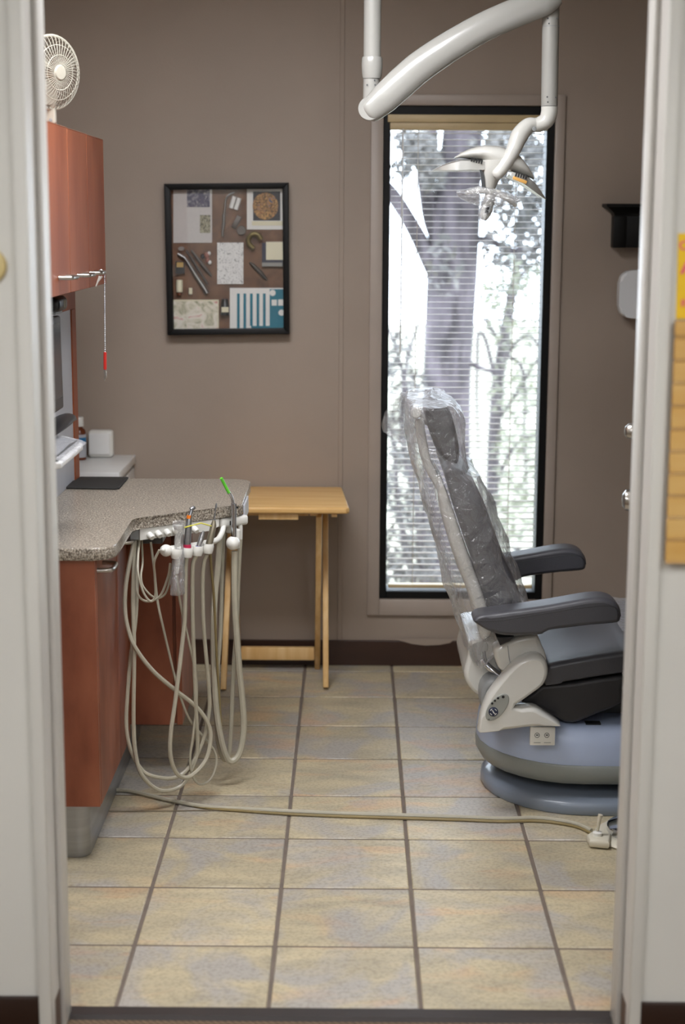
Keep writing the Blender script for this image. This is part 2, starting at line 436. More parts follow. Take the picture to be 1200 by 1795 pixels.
# ================================================================== STRUCTURE
fl = struct(bx('floor', m_grout, None, XL, XR, YD1-0.02, YB+0.0, -0.05, -0.0025), 'beige slate-look ceramic tile floor with grey grout')
TW, TX0, TY0, G = 0.305, -0.4654, 3.2279, 0.0042
full = None
for i in range(-3, 9):
    for j in range(-2, 8):
        x0, x1 = TX0+i*TW+G, TX0+(i+1)*TW-G; y0, y1 = TY0+j*TW+G, TY0+(j+1)*TW-G
        cx0, cx1, cy0, cy1 = max(x0, XL), min(x1, XR), max(y0, YD1-0.01), min(y1, YB)
        if cx1-cx0 < 0.01 or cy1-cy0 < 0.01: continue
        whole = (cx0 == x0 and cx1 == x1 and cy0 == y0 and cy1 == y1)
        c = Vector(((cx0+cx1)/2, (cy0+cy1)/2, 0))
        if whole and full is not None:
            o = bpy.data.objects.new('tile', full); COL.objects.link(o)
        else:
            b = B().box(cx0-c.x, cx1-c.x, cy0-c.y, cy1-c.y, -0.01, 0, bev=0.0025, seg=1)
            o = b.build('tile', m_tile, None); me = o.data
            for v in me.vertices: v.co += ORG[o.name]
            if whole: full = me
        o.parent = fl; o.location = c - ORG[fl.name] + Vector((0, 0, random.uniform(-0.0006, 0.0003)))
struct(bx('floor_hall', m_carpet, None, -2.4, 2.4, -2.2, YD1-0.02, -0.05, -0.002), 'brown patterned hall carpet')
# threshold
b = B(); b.prism([(JL+0.0, 2.899, -0.004),(JL, 2.948, -0.001),(JL, 2.941, 0.006),(JL, 2.905, 0.007)], (JR-JL, 0, 0))
struct(b.build('trim_1', m_strip), 'dark brown vinyl threshold strip across the doorway')

WX0, WX1, WZ0, WZ1 = 0.098, 0.668, 0.240, 1.922
b = B()
b.box(XL-0.1, WX0, YB, YB+0.14, -0.05, ZC); b.box(WX1, XR+0.1, YB, YB+0.14, -0.05, ZC)
b.box(WX0, WX1, YB, YB+0.14, -0.05, WZ0); b.box(WX0, WX1, YB, YB+0.14, WZ1, ZC)
wb = struct(b.build('wall_back', m_wall), 'taupe painted back wall with a tall narrow window')
bx('seam_batten', m_wall, wb, -0.048, -0.032, YB-0.003, YB+0.001, 0.09, ZC, bev=0.0015, seg=1)
struct(bx('wall_left', m_wall, None, XL-0.1, XL, YD1, YB, -0.05, ZC))
struct(bx('wall_right', m_wall, None, XR, XR+0.1, YD1, YB, -0.05, ZC))
struct(bx('ceiling', m_ceil, None, -2.5, 2.5, -2.3, YB+0.14, ZC, ZC+0.1))
b = B(); b.box(-2.4, JL-0.018, YD0, YD1, -0.05, ZC); b.box(JR+0.018, 2.4, YD0, YD1, -0.05, ZC); b.box(JL-0.018, JR+0.018, YD0, YD1, DH+0.018, ZC)
struct(b.build('wall_front', m_hall), 'cream hall wall around the open doorway')
struct(bx('wall_hall_left', m_hall, None, -2.5, -2.4, -2.2, YD0, -0.05, ZC))
struct(bx('wall_hall_right', m_hall, None, 2.4, 2.5, -2.2, YD0, -0.05, ZC))
struct(bx('wall_hall_back', m_hall, None, -2.5, 2.5, -2.3, -2.2, -0.05, ZC))
struct(bx('baseboard_back', m_base, None, XL, XR, YB-0.012, YB, 0, 0.09, bev=0.002, seg=1), 'dark brown baseboard below the window wall')
b = B(); b.prism([at(x, y, Y=YB-0.0128) for x, y in ((690,1120.5),(705,1124),(722,1129),(745,1131.5),(770,1130.5),(788,1127),(798,1120))], (0,0.001,0)); pp = b.build('paint_smear', m_wall, None); pp.parent = bpy.data.objects['baseboard_back']; pp.location = pp.location - pp.parent.location
struct(bx('baseboard_hall_left', m_hbase, None, -2.4, JL-0.022, YD0-0.012, YD0, 0, 0.112, bev=0.003, seg=2), 'dark brown hall baseboard left of the doorway')
struct(bx('baseboard_hall_right', m_hbase, None, JR+0.020, 2.4, YD0-0.012, YD0, 0, 0.110, bev=0.003, seg=2), 'dark brown hall baseboard right of the doorway')
# door frame: jamb, stop, casing per side
def jamb(sgn, x, name, lab):
    o = thing(name, lab, '', (x, (YD0+YD1)/2, 0)); del o['category']; o['kind'] = 'structure'
    a, c = (x-0.018, x) if sgn < 0 else (x, x+0.018)
    bx('jamb_board', m_jamb, o, a, c, YD0-0.002, YD1+0.002, 0, DH, bev=0.002, seg=1)
    s0, s1 = (x, x+0.010) if sgn < 0 else (x-0.010, x)
    bx('door_stop', m_jamb, o, s0, s1, 2.862, 2.926, 0, DH, bev=0.003, seg=2)
    c0, c1 = (x-0.022, x+0.002) if sgn < 0 else (x-0.002, x+0.020)
    bx('casing', m_hall, o, c0, c1, YD0-0.012, YD0-0.001, 0, DH+0.03, bev=0.003, seg=2)
    p0, p1 = (x, x+0.0012) if sgn < 0 else (x-0.0012, x)
    bx('worn_patch', mat('scuffed_brown', (104,84,70), 0.7), o, p0, p1, 2.815, 2.861, 0.002, 0.085 if sgn < 0 else 0.085, bev=0.0005, seg=1)
    return o
jamb(-1, JL, 'trim_2', 'white painted door frame on the left of the doorway')
jamb(1, JR, 'trim_3', 'white painted door frame on the right of the doorway')
struct(bx('trim_4', m_jamb, None, JL, JR, YD0-0.002, YD1+0.002, DH, DH+0.018, bev=0.002, seg=1))

# window
w1 = thing('window_1', 'tall narrow window with black sash and taupe casing', '', (0.38, YB, WZ0)); del w1['category']; w1['kind'] = 'structure'
CX0, CX1, CZ0, CZ1 = 0.056, 0.700, 0.183, 1.958
for nm, a in (('casing_side', (CX0, WX0, CZ0, CZ1)), ('casing_side', (WX1, CX1, CZ0, CZ1)), ('casing_top', (WX0, WX1, WZ1, CZ1)), ('casing_bottom', (WX0, WX1, CZ0, WZ0))):
    bx(nm, m_casing, w1, a[0], a[1], YB-0.014, YB-0.0005, a[2], a[3], bev=0.003, seg=2)
for nm, a in (('sash_side', (WX0, WX0+0.024, WZ0, WZ1)), ('sash_side', (WX1-0.026, WX1, WZ0, WZ1)), ('sash_top', (WX0+0.024, WX1-0.026, WZ1-0.04, WZ1)), ('sash_bottom', (WX0+0.024, WX1-0.026, WZ0, WZ0+0.026))):
    bx(nm, m_black, w1, a[0], a[1], YB+0.002, YB+0.10, a[2], a[3], bev=0.002, seg=1)
bx('pane', m_glass, w1, WX0+0.022, WX1-0.024, YB+0.078, YB+0.083, WZ0+0.024, WZ1-0.038)
# blind
bl = thing('window_blind', 'cream horizontal slat blind with tan head rail hanging in the tall window', 'blind', (0.38, YB+0.03, WZ0))
BX0, BX1 = WX0+0.028, WX1-0.030
bx('head_rail', m_rail, bl, BX0-0.014, BX1+0.012, YB-0.004, YB+0.045, 1.868, 1.893, bev=0.002)
bx('valance', m_rail, bl, BX0-0.006, BX1+0.006, YB+0.000, YB+0.040, 1.844, 1.867, bev=0.002)
bx('bottom_rail', m_rail, bl, BX0+0.004, BX1-0.004, YB+0.014, YB+0.046, 0.276, 0.288, bev=0.002)
slat = None; nsl = 74; z = 1.836
pitch = (1.838-0.300)/nsl
for k in range(nsl):
    zz = 1.834-k*pitch
    if slat is None:
        b = B(); prof = []
        for q in range(7):
            t = -1+2*q/6; prof.append((0, 0.0125*t, 0.0016*(1-t*t)))
        top = [Vector(p) for p in prof]; bot = [p-Vector((0,0,0.0006)) for p in top][::-1]
        b.prism([(BX0, p.y, p.z) for p in top+bot], (BX1-BX0, 0, 0))
        o = b.build('slat', m_slat, None, angle=60)
        for v in o.data.vertices: v.co += ORG[o.name]
        slat = o.data
    else:
        o = bpy.data.objects.new('slat', slat); COL.objects.link(o)
    o.parent = bl; o.location = Vector((0, YB+0.030, zz)) - ORG[bl.name]
for x in (0.215, 0.545):
    for y in (0.0165, 0.0435):
        B().tube([(x, YB+y, 0.285), (x, YB+y, 1.846)], 0.0008, n=5, smooth=0).build('ladder_cord', m_slat, bl)
B().tube([(0.163, YB-0.002, 1.846), (0.162, YB-0.004, 1.10)], 0.003, n=8, smooth=0).build('tilt_wand', m_lamin, bl)

# ================================================================== CEILING LIGHTS
def troffer(x, y, lab, power, lx=0.6, ly=1.2):
    t = thing('ceiling_light', lab, 'light', (x, y, ZC-0.02), 'recessed hall ceiling lights')
    b = B()
    for a in ((x-lx/2-.03, x-lx/2, y-ly/2-.03, y+ly/2+.03), (x+lx/2, x+lx/2+.03, y-ly/2-.03, y+ly/2+.03), (x-lx/2, x+lx/2, y-ly/2-.03, y-ly/2), (x-lx/2, x+lx/2, y+ly/2, y+ly/2+.03)):
        b.box(a[0], a[1], a[2], a[3], ZC-0.015, ZC-0.0005)
    b.build('frame', m_white, t)
    M = mat('diffuser_%.1f' % power, (250,251,255), 0.5, emit=((250,251,255), power))
    bx('diffuser', M, t, x-lx/2, x+lx/2, y-ly/2, y+ly/2, ZC-0.010, ZC-0.004)
troffer(-0.9, 0.9, 'recessed ceiling light panel in the hall, left of the doorway', HALL_LIGHT)
troffer(0.9, 0.9, 'recessed ceiling light panel in the hall, right of the doorway', HALL_LIGHT)
troffer(0.0, -1.2, 'recessed ceiling light panel farthest down the hall', HALL_LIGHT)
troffer(-0.30, 3.56, 'recessed ceiling light panel inside the treatment room', ROOM_LIGHT, 0.9, 0.6)

# ================================================================== OPEN DOOR (right side, swung into the room)
hx, hy, dw = JR+0.022, YD1+0.012, 0.76
kn = at(1085, 905, Y=3.68)
ang = math.acos((kn.x+0.068-hx)/(dw-0.065))
dv = Vector((math.cos(ang), math.sin(ang), 0)); dn = Vector((-dv.y, dv.x, 0))   # dn points into the room (left)
d1 = thing('door_1', 'white door swung open into the room behind the right frame', '', (hx, hy, 0)); del d1['category']; d1['kind'] = 'structure'
c = Vector((hx, hy, 1.03)) + dv*dw/2 - dn*0.02
B().obox(c, dv, dn, (0,0,1), dw/2, 0.02, 1.02, bev=0.002, seg=1).build('door_leaf', m_jamb, d1)
for z_, nm in ((0.915, 'door_knob'), (1.075, 'deadbolt_knob')):
    p = Vector((hx, hy, z_)) + dv*(dw-0.065)
    r = 0.026 if nm == 'door_knob' else 0.019
    B().lathe([(0.030,0),(0.030,0.006),(0.012,0.010),(0.011,0.034),(r*0.8,0.040),(r,0.052),(r*0.92,0.064),(r*0.55,0.071),(0,0.073)], p, dn, 24).build(nm, m_nickel, d1)

# ================================================================== UPPER CABINET
UX, UY0, UY1, UZ0, UZ1 = -0.72, 3.805, 4.69, 1.362, 1.772
uc = thing('wall_cabinet', 'red-brown laminate wall cabinet with three doors hung high on the left', 'cabinet', (-0.95, (UY0+UY1)/2, UZ0))
bx('body', m_maple, uc, XL+0.001, UX-0.020, UY0, UY1, UZ0+0.002, UZ1-0.004)
dwid = (UY1-UY0)/3
for k in range(3):
    d = bx('door', m_maple, uc, UX-0.019, UX, UY0+k*dwid+0.0012, UY0+(k+1)*dwid-0.0012, UZ0, UZ1-0.003*k*0.3, bev=0.0012, seg=1)
    bx('edge_band', m_edge, d, UX-0.018, UX+0.0004, UY0+k*dwid+0.0014, UY0+(k+1)*dwid-0.0014, UZ1-0.003*k*0.3, UZ1+0.0012-0.003*k*0.3)
    h0, h1, hz = ((3.935, 4.03, 1.405), (4.20, 4.29, 1.402), (4.395, 4.47, 1.402))[k]
    B().tube([(UX-0.0, h0, hz), (UX+0.022, h0+0.004, hz), (UX+0.032, h0+0.016, hz), (UX+0.032, h1-0.016, hz), (UX+0.022, h1-0.004, hz), (UX, h1, hz)], 0.0055, n=10, smooth=5).build('handle', m_nickel, d)

# ================================================================== BACK UNIT BELOW UPPER CABINET
PX = -0.812
tu = thing('cabinet_back_unit', 'red-brown panel unit with pale grey inset standing on the counter below the wall cabinet', 'panel', (-1.0, 4.25, 0.787))
bx('body', m_cherry, tu, XL+0.001, PX-0.016, UY0, UY1+0.005, 0.788, UZ0)
bx('top_rail', m_maple, tu, PX-0.016, PX, UY0, UY1+0.005, 1.290, UZ0-0.001, bev=0.001, seg=1)
bx('end_stile', m_maple, tu, PX-0.016, PX, 4.628, UY1+0.005, 0.788, 1.289, bev=0.001, seg=1)
bx('grey_panel', m_greyp, tu, PX-0.015, PX-0.004, 4.32, 4.627, 0.788, 1.289)
bx('grey_panel', m_greyp, tu, PX-0.015, PX-0.005, UY0, 4.316, 0.788, 1.289)

# small dark device under the cabinet
p = at(97, 533, X=PX+0.02)
sp = thing('desk_speaker', 'small round-cornered black device with two pale marks fixed under the wall cabinet', 'device', (p.x, p.y, p.z-0.02))
b = B(); b.box(PX+0.0005, PX+0.045, p.y-0.07, p.y+0.055, p.z-0.019, p.z+0.021, bev=0.016, seg=4); b.build('casing', m_blk, sp)
for dy in (-0.008, 0.014):
    bx('marking', m_slat, sp, PX+0.0445, PX+0.0462, p.y+dy-0.002, p.y+dy+0.002, p.z-0.008, p.z+0.011)  # pale cream marks set on the casing front
bx('lower_trim', m_grey, sp, PX+0.0005, PX+0.030, p.y-0.05, p.y+0.045, p.z-0.026, p.z-0.0195, bev=0.002)

# monitor
T = at(106, 553, Y=4.06); Bm = at(112, 715, Y=4.06)
mo = thing('monitor', 'black flat computer monitor mounted in front of the grey panel', 'monitor', (T.x-0.03, 3.86, Bm.z))
ax = Vector((0,1,0)); az = (Vector((T.x,0,T.z))-Vector((Bm.x,0,Bm.z))).normalized(); an = ax.cross(az)
cc = (Vector((T.x,3.85,T.z))+Vector((Bm.x,3.85,Bm.z)))/2; hh = (T-Bm).length/2
fr = B().obox(cc-an*0.014, ax, az, an, 0.21, hh, 0.014, bev=0.005).build('bezel', m_blk, mo)
B().obox(cc+an*0.0006+az*0.008, ax, az, an, 0.192, hh-0.024, 0.0008).build('screen', m_scr, mo)
B().obox(cc-an*0.030, ax, az, an, 0.12, hh*0.7, 0.004, bev=0.003).build('rear_housing', m_blk, mo)
B().tube([cc-an*0.033, Vector((PX-0.0045, cc.y, cc.z-0.01))], 0.012, n=10, smooth=0).build('mount_arm', m_gdark, mo)

# keyboard tray
tip = at(151, 769, X=-0.665)
kt = thing('keyboard_tray', 'white keyboard tray on the left wrapped in clear crinkled plastic', 'tray', (-0.8, 3.8, tip.z-0.02))
b = B(); b.prism([(-0.81,3.6,tip.z-0.022),(-0.665,3.6,tip.z-0.022),(-0.665,tip.y-0.05,tip.z-0.022),(-0.675,tip.y-0.01,tip.z-0.022),(-0.70,tip.y,tip.z-0.022),(-0.81,tip.y+0.02,tip.z-0.022)], (0,0,0.014), bev=0.003); b.build('tray_board', m_lamin, kt)
b = B(); b.prism([(-0.80,3.61,tip.z-0.0075),(-0.675,3.61,tip.z-0.0075),(-0.675,tip.y-0.05,tip.z-0.0075),(-0.71,tip.y-0.03,tip.z-0.0075),(-0.80,tip.y-0.02,tip.z-0.0075)], (0,0,0.012), bev=0.003); b.build('keyboard', m_gdark, kt)
rings = []
for q in range(15):
    y = 3.58+(tip.y+0.012-3.58)*q/14
    x1 = -0.655 if y < tip.y-0.06 else -0.655-0.05*((y-tip.y+0.06)/0.07)**2
    rr = []
    for k in range(13):
        x = -0.815+(x1+0.815)*k/12
        n_ = noise.noise(Vector((x*60, y*40, 3)))
        rr.append(Vector((x, y, tip.z+0.008+0.005*abs(n_)-0.012*(k/12)**6)))
    rings.append(rr)
B().loft(rings, closed=False).build('plastic_wrap', m_bag2, kt, angle=25)
bx('bracket', m_grey, kt, PX-0.003, -0.80, 3.75, 3.85, tip.z-0.06, tip.z-0.0225)
p0 = at(93, 748, X=-0.74); p1 = at(127, 757, X=-0.74)
b = B(); L_ = []
for q in range(9):
    t = q/8; y = p0.y-0.05+(p1.y+0.05-p0.y)*t; h = 0.020*math.sin(PI*min(1, 0.25+0.78*(1-t)))**0.8+0.006 if t < 1 else 0.004
    r = []
    for k in range(14):
        a = 2*PI*k/14; s_ = 0.030*(0.5+0.5*math.sin(PI*(0.12+0.8*t)))
        r.append(Vector((-0.745+s_*math.cos(a), y, tip.z+0.0165+h*(0.5+0.5*math.sin(a)))))
    L_.append(r)
b.loft(L_); ms = b.build('computer_mouse', m_blk, None, angle=60)
tag(ms, 'rounded black plastic device lying on the wrapped keyboard tray below the monitor', 'mouse')

# ================================================================== COUNTER
CZ = 0.787
top = [(XL+0.001,3.66)]
def arc(cx, cy, r, a0, a1, n=6): return [(cx+r*math.cos(math.radians(a0+(a1-a0)*i/n)), cy+r*math.sin(math.radians(a0+(a1-a0)*i/n))) for i in range(n+1)]
top += arc(-0.612, 3.712, 0.052, -90, 0, 6)
top += [(-0.560, 3.80), (-0.568, 4.020), (-0.560, 4.046), (-0.545, 4.063)]
top += [(-0.310, 4.243), (-0.297, 4.262)]
top += [(-0.300, 4.60)] + arc(-0.345, 4.640, 0.046, 0, 90, 6) + [(XL+0.001, 4.686)]
b = B(); b.prism([(x, y, CZ-0.030) for x, y in top], (0,0,0.030), bev=0.004, seg=2)
ct = tag(b.build('countertop', m_gran), 'grey-brown speckled granite countertop with angled extension on the left', 'countertop')
mp_ = at(98, 860, Z=CZ)
b = B(); b.prism([(-0.845,4.49,CZ+0.0004),(-0.672,4.478,CZ+0.0004),(-0.664,4.49,CZ+0.0004),(-0.664,4.676,CZ+0.0004),(-0.808,4.676,CZ+0.0004),(-0.808,4.62,CZ+0.0004)], (0,0,0.006), bev=0.002)
tag(b.build('rubber_mat', m_rub), 'thin black rubber mat on the granite counter beside the grey panel', 'mat')

# base cabinet (near) and toe kick
bc = thing('base_cabinet', 'red-brown base cabinet with brushed metal toe kick nearest the doorway', 'cabinet', (-0.9, 3.95, 0))
bx('body', m_cherry, bc, XL+0.001, -0.624, 3.692, 4.28, 0.142, CZ-0.0305)
bx('side_panel', m_cherry, bc, XL+0.001, -0.606, 3.676, 3.6915, 0.142, CZ-0.0305, bev=0.001, seg=1)
for y0, y1, h0, h1 in ((3.694, 4.02, 3.70, 3.79), (4.023, 4.20, 4.03, 4.12)):
    d = bx('door', m_cherry, bc, -0.623, -0.605, y0, y1, 0.142, CZ-0.033, bev=0.0015, seg=1)
    hz = CZ-0.062
    B().tube([(-0.605, h0, hz), (-0.580, h0+0.004, hz), (-0.570, h0+0.018, hz), (-0.570, h1-0.018, hz), (-0.580, h1-0.004, hz), (-0.605, h1, hz)], 0.0055, n=10, smooth=5).build('handle', m_nickel, d)
kp = [(XL+0.001,3.702)] + arc(-0.672, 3.734, 0.032, -90, 0, 6) + [(-0.640, 4.66), (XL+0.001, 4.66)]
b = B(); b.prism([(x, y, 0.001) for x, y in kp], (0,0,0.140)); b.build('toe_kick', m_steel, bc)
pc = thing('pedestal_cabinet', 'dark red-brown cabinet carrying the angled end of the counter behind the hanging tubes', 'cabinet', (-0.55, 4.5, 0.142))
bx('body', m_cherry, pc, -0.6235, -0.490, 4.335, 4.66, 0.142, CZ-0.0305)
bx('front_panel', m_cherry, pc, -0.6235, -0.498, 4.318, 4.3345, 0.142, CZ-0.0305, bev=0.001, seg=1)
bx('door', m_cherry, pc, -0.4895, -0.474, 4.320, 4.66, 0.142, CZ-0.0305, bev=0.001, seg=1)
bx('rear_body', m_cherry, pc, XL+0.001, -0.624, 4.281, 4.66, 0.142, CZ-0.0305)

# ================================================================== WHITE CORNER CABINET + things on it
wc = thing('corner_cabinet', 'low white laminate cabinet in the back left corner', 'cabinet', (-0.97, 5.25, 0))
bx('body', m_lamin, wc, XL+0.001, -0.760, 5.075, YB-0.014, 0.001, 0.715)
bx('top', m_lamin, wc, XL+0.001, -0.747, 5.057, YB-0.001, 0.7155, 0.745, bev=0.003)
bx('drawer_front', m_lamin, wc, -0.7595, -0.750, 5.085, 5.43, 0.56, 0.705, bev=0.0015)
q0 = at(154, 803, Z=0.745); q1 = at(198, 803, Z=0.745); qt = at(175, 755, Y=q0.y)
wbx = thing('wipe_dispenser', 'white plastic box with rounded corners on the corner cabinet', 'dispenser', ((q0.x+q1.x)/2, q0.y+0.03, 0.746))
b = B(); b.box(q0.x, q1.x, q0.y, q0.y+0.05, 0.7458, qt.z, bev=0.013, seg=4); b.build('body', m_white, wbx)
b = B(); b.box(q0.x+0.004, q1.x-0.010, q0.y-0.004, q0.y+0.004, 0.757, qt.z-0.010, bev=0.0035, seg=3); b.build('front_cover', m_lamin, wbx)
p0 = at(138, 800, Y=5.33); p1 = at(151, 731, Y=5.33); bxm = (p0.x+p1.x)/2-0.012
bo = thing('medicine_bottle', 'amber bottle with white cap and blue label behind the grey panel', 'bottle', (bxm, 5.33, 0.746))
zt = p1.z
B().lathe([(0.022,0.7458),(0.0235,0.748),(0.0235,zt-0.050),(0.020,zt-0.042),(0.013,zt-0.036),(0.012,zt-0.030)], (bxm,5.33,0)).build('body', m_amber, bo)
B().lathe([(0.0165,zt-0.031),(0.0170,zt-0.028),(0.0165,zt-0.003),(0.0145,zt)], (bxm,5.33,0)).build('cap', m_white, bo)
lb = B().lathe([(0.02385,0.755),(0.02385,zt-0.058)], (bxm,5.33,0)).build('label', m_greyp, bo)
B().lathe([(0.0240,zt-0.085),(0.0240,zt-0.068)], (bxm,5.33,0)).build('blue_band', mat('label_blue', (30,110,160), 0.5), lb)

# ================================================================== BIB CHAIN
cx_, cy_ = -0.687, 4.462
p_t = at(183, 482, Y=cy_); p_r = at(184, 617, Y=cy_); p_c = at(184, 648, Y=cy_); p_b = at(183, 668, Y=cy_)
ch = thing('bib_chain', 'ball chain with red sleeved clip hanging from the wall cabinet handle', 'chain', (p_b.x, cy_, p_b.z))
b = B(); L_ = (p_t-p_r).length; nb = int(L_/0.0058)
for k in range(nb+1):
    p = p_t.lerp(p_r, k/nb); b.ball(p, 0.0023, u=8, v=6)
b.tube([p_t, p_r], 0.0005, n=5, smooth=0); b.build('beads', m_chrome, ch)['kind'] = 'stuff'
B().tube([p_t+Vector((0,0,0.0)), p_t+Vector((-0.004,-0.002,0.012)), p_t+Vector((-0.012,-0.004,0.014)), p_t+Vector((-0.018,-0.006,0.006))], 0.0018, n=8).build('ring', m_chrome, ch)
B().tube([p_r, p_r.lerp(p_c, 0.1), p_r.lerp(p_c, 0.9), p_c], [0.003,0.0046,0.0046,0.0038], n=12).build('red_sleeve', m_red, ch)
b = B(); b.tube([p_c, p_b], [0.0036,0.003,0.0012], n=8, smooth=0); b.obox(p_c.lerp(p_b,0.45)+Vector((0.004,0,0)), (1,0,0.2), (0,1,0), (0,0,1), 0.001, 0.003, 0.010, bev=0.0005); b.build('metal_clip', m_nickel, ch)
w0 = at(175, 484, Y=cy_-0.02); w1_ = at(168, 502, Y=cy_-0.02)
b = B(); b.tube([w0, w1_], [0.0035,0.0042,0.0018], n=8, smooth=3); b.tube([w0+Vector((0.006,0,0.0)), w0.lerp(w1_,0.6)], [0.003,0.0025,0.002], n=8, smooth=0); b.build('white_clip', m_white, ch)

# ================================================================== FAN
fc = at(91, 127, Y=4.08); fa = Vector((0.80,-0.60,-0.06)).normalized()
fan = thing('desk_fan', 'small cream-white desk fan with wire cage standing on the wall cabinet', 'fan', (fc.x, fc.y, UZ1))
R_ = 0.088
fx = fa.cross(Vector((0,0,1))).normalized(); fz = fx.cross(fa)
def fpt(a, r, h): return fc + (fx*math.cos(a)+fz*math.sin(a))*r + fa*h
b = B()
for k in range(44):
    a = 2*PI*k/44
    b.tube([fpt(a, 0.020, 0.030), fpt(a+0.15, 0.055, 0.026), fpt(a+0.28, 0.080, 0.012), fpt(a+0.32, R_, 0)], 0.0010, n=4, smooth=3, caps=False)
    b.tube([fpt(a, 0.024, -0.040), fpt(a, 0.060, -0.036), fpt(a, 0.082, -0.020), fpt(a, R_, 0)], 0.0010, n=4, smooth=3, caps=False)
b.build('cage_wires', m_fan, fan)['kind'] = 'stuff'
def ring(r, h, t): return B().tube([fpt(2*PI*k/40, r, h) for k in range(41)], t, n=8, smooth=0, caps=False)
ring(R_, 0, 0.0042).build('cage_rim', m_fan, fan)
for r, h in ((0.042, 0.0285), (0.066, 0.021)): ring(r, h, 0.0011).build('cage_ring', m_fan, fan)
B().lathe([(0.0,0.034),(0.016,0.033),(0.021,0.028),(0.021,0.024)], fc, fa, 24).build('badge', m_fan, fan)
B().lathe([(0.012,0.018),(0.014,0.012),(0.014,-0.012)], fc, fa, 20).build('hub', m_fan, fan)
for k in range(3):
    b = B(); a0 = 2*PI*k/3+0.4; top_, bot_ = [], []
    for q in range(7):
        t = q/6; a = a0+0.75*t; row = []
        for s_ in range(5):
            r = 0.014+(0.066*math.sin(PI*(0.25+0.6*t))**0.6)*s_/4
            row.append((a, r, 0.012-0.026*t))
        top_.append(row)
    b.loft([[fpt(a_, r_, h_) for a_, r_, h_ in row] for row in top_], closed=False)
    b.loft([[fpt(a_, r_, h_-0.0015) for a_, r_, h_ in row] for row in top_], closed=False)
    b.build('blade', m_fan, fan)
B().lathe([(0.030,-0.030),(0.036,-0.045),(0.034,-0.085),(0.022,-0.100),(0.0,-0.102)], fc, fa, 24).build('motor_housing', m_fan, fan)
nb_ = Vector((at(86,190,Y=fc.y+0.012).x, fc.y+0.012, fc.z-0.008))
b = B(); b.obox(Vector((nb_.x, nb_.y, (UZ1+0.012+nb_.z)/2-0.008)), (1,0,0), (0,1,0), (0,0,1), 0.017, 0.014, (nb_.z-UZ1-0.02)/2, bev=0.005, seg=3); b.build('neck', m_fan, fan)
B().lathe([(0.050,UZ1+0.0015),(0.052,UZ1+0.006),(0.046,UZ1+0.014),(0.026,UZ1+0.020),(0.0,UZ1+0.021)], (nb_.x-0.035,nb_.y+0.03,0), (0,0,1), 28).build('base', m_fan, fan)
B().lathe([(0.0,0.004),(0.004,0.0035),(0.004,0)], (nb_.x+0.006,nb_.y-0.0135,fc.z-0.115), (0,-1,0), 12).build('screw', m_grey, fan)

# ================================================================== DELIVERY UNIT under the angled counter edge
A_ = Vector((-0.571, 4.040, 0)); Bp = Vector((-0.296, 4.256, 0)); dd = (Bp-A_).normalized(); nn = Vector((dd.y, -dd.x, 0))
def onp(px, py, off):            # point on the vertical plane parallel to the angled edge, 'off' in front of it
    d = ray(px, py); o = Vector((0,0,CAM_H)); p = A_+nn*off
    return o + d*((p-o).dot(nn)/d.dot(nn))
ZV = Vector((0,0,1))
du = thing('delivery_unit', 'white dental delivery panel with row of knobs mounted under the angled counter edge', 'dental unit', (-0.43, 4.14, 0.70))
c0 = onp(247, 926, -0.004); c1 = onp(383, 903, -0.004); c2 = onp(366, 925, -0.02); c3 = onp(249, 944, -0.02)
zt = CZ-0.0312
s0 = (c0-A_).dot(dd); s1 = (c1-A_).dot(dd)
def dg(s_, off, z_): return A_+dd*s_+nn*off+ZV*z_
zb = c3.z
b = B(); b.loft([[dg(s_, -0.10, zt), dg(s_, -0.002, zt), dg(s_, -0.003+lean*0, zb+lean*0.9), dg(s_, -0.08, zb-0.012+lean)] for s_, lean in ((s0-0.004,0),(s0+0.0,0),(s1-0.03,0),(s1,0.010))]); pn = b.build('panel', m_white, du, angle=30)
b = B(); b.loft([[dg(s_, -0.03, zt-0.002), dg(s_, -0.006, zt-0.002), dg(s_, -0.008, zb+0.002), dg(s_, -0.03, zb)] for s_ in (s0-0.030, s0-0.0045)]); b.build('end_cap', m_grey, du)
kd = (nn*0.9-ZV*0.45).normalized()
for px, py in ((262,940),(276,937),(291.5,934.6),(306,931),(340,929)):
    p = onp(px-4, py-8, -0.012)
    k_ = B().lathe([(0.0075,0),(0.0075,0.003),(0.005,0.004),(0.005,0.009),(0.0080,0.011),(0.0088,0.024),(0.0062,0.029),(0,0.0295)], p, kd, 16).build('knob', m_white, pn)
# small supply loops
def px_path(lst, offs): return [onp(x, y, o) for (x, y), o in zip(lst, interp(offs, len(lst)))]
for lst, offs, r in (([(245,943),(242,975),(242,1005),(251,1038),(264,1054),(272,1042),(271,1010),(270,985),(279,964)], [-0.03,0.03,0.05,0.06,0.085], 0.0032),
                     ([(243,945),(240,1000),(241,1040),(257,1054),(280,1045),(294,1012),(298,988)], [-0.04,0.02,0.03,0.05,0.08], 0.0032),
                     ([(248,943),(250,985),(247,1010),(252,1030),(272,1048),(290,1040),(300,1005),(303,985)], [-0.05,0.0,0.02,0.05,0.07], 0.0028)):
    B().tube(px_path(lst, offs), r, n=7).build('supply_tube', m_hose, du)
bx('mounting_block', m_gdark, du, -0.575, -0.50, 4.14, 4.25, 0.70, zt-0.0005, bev=0.004)

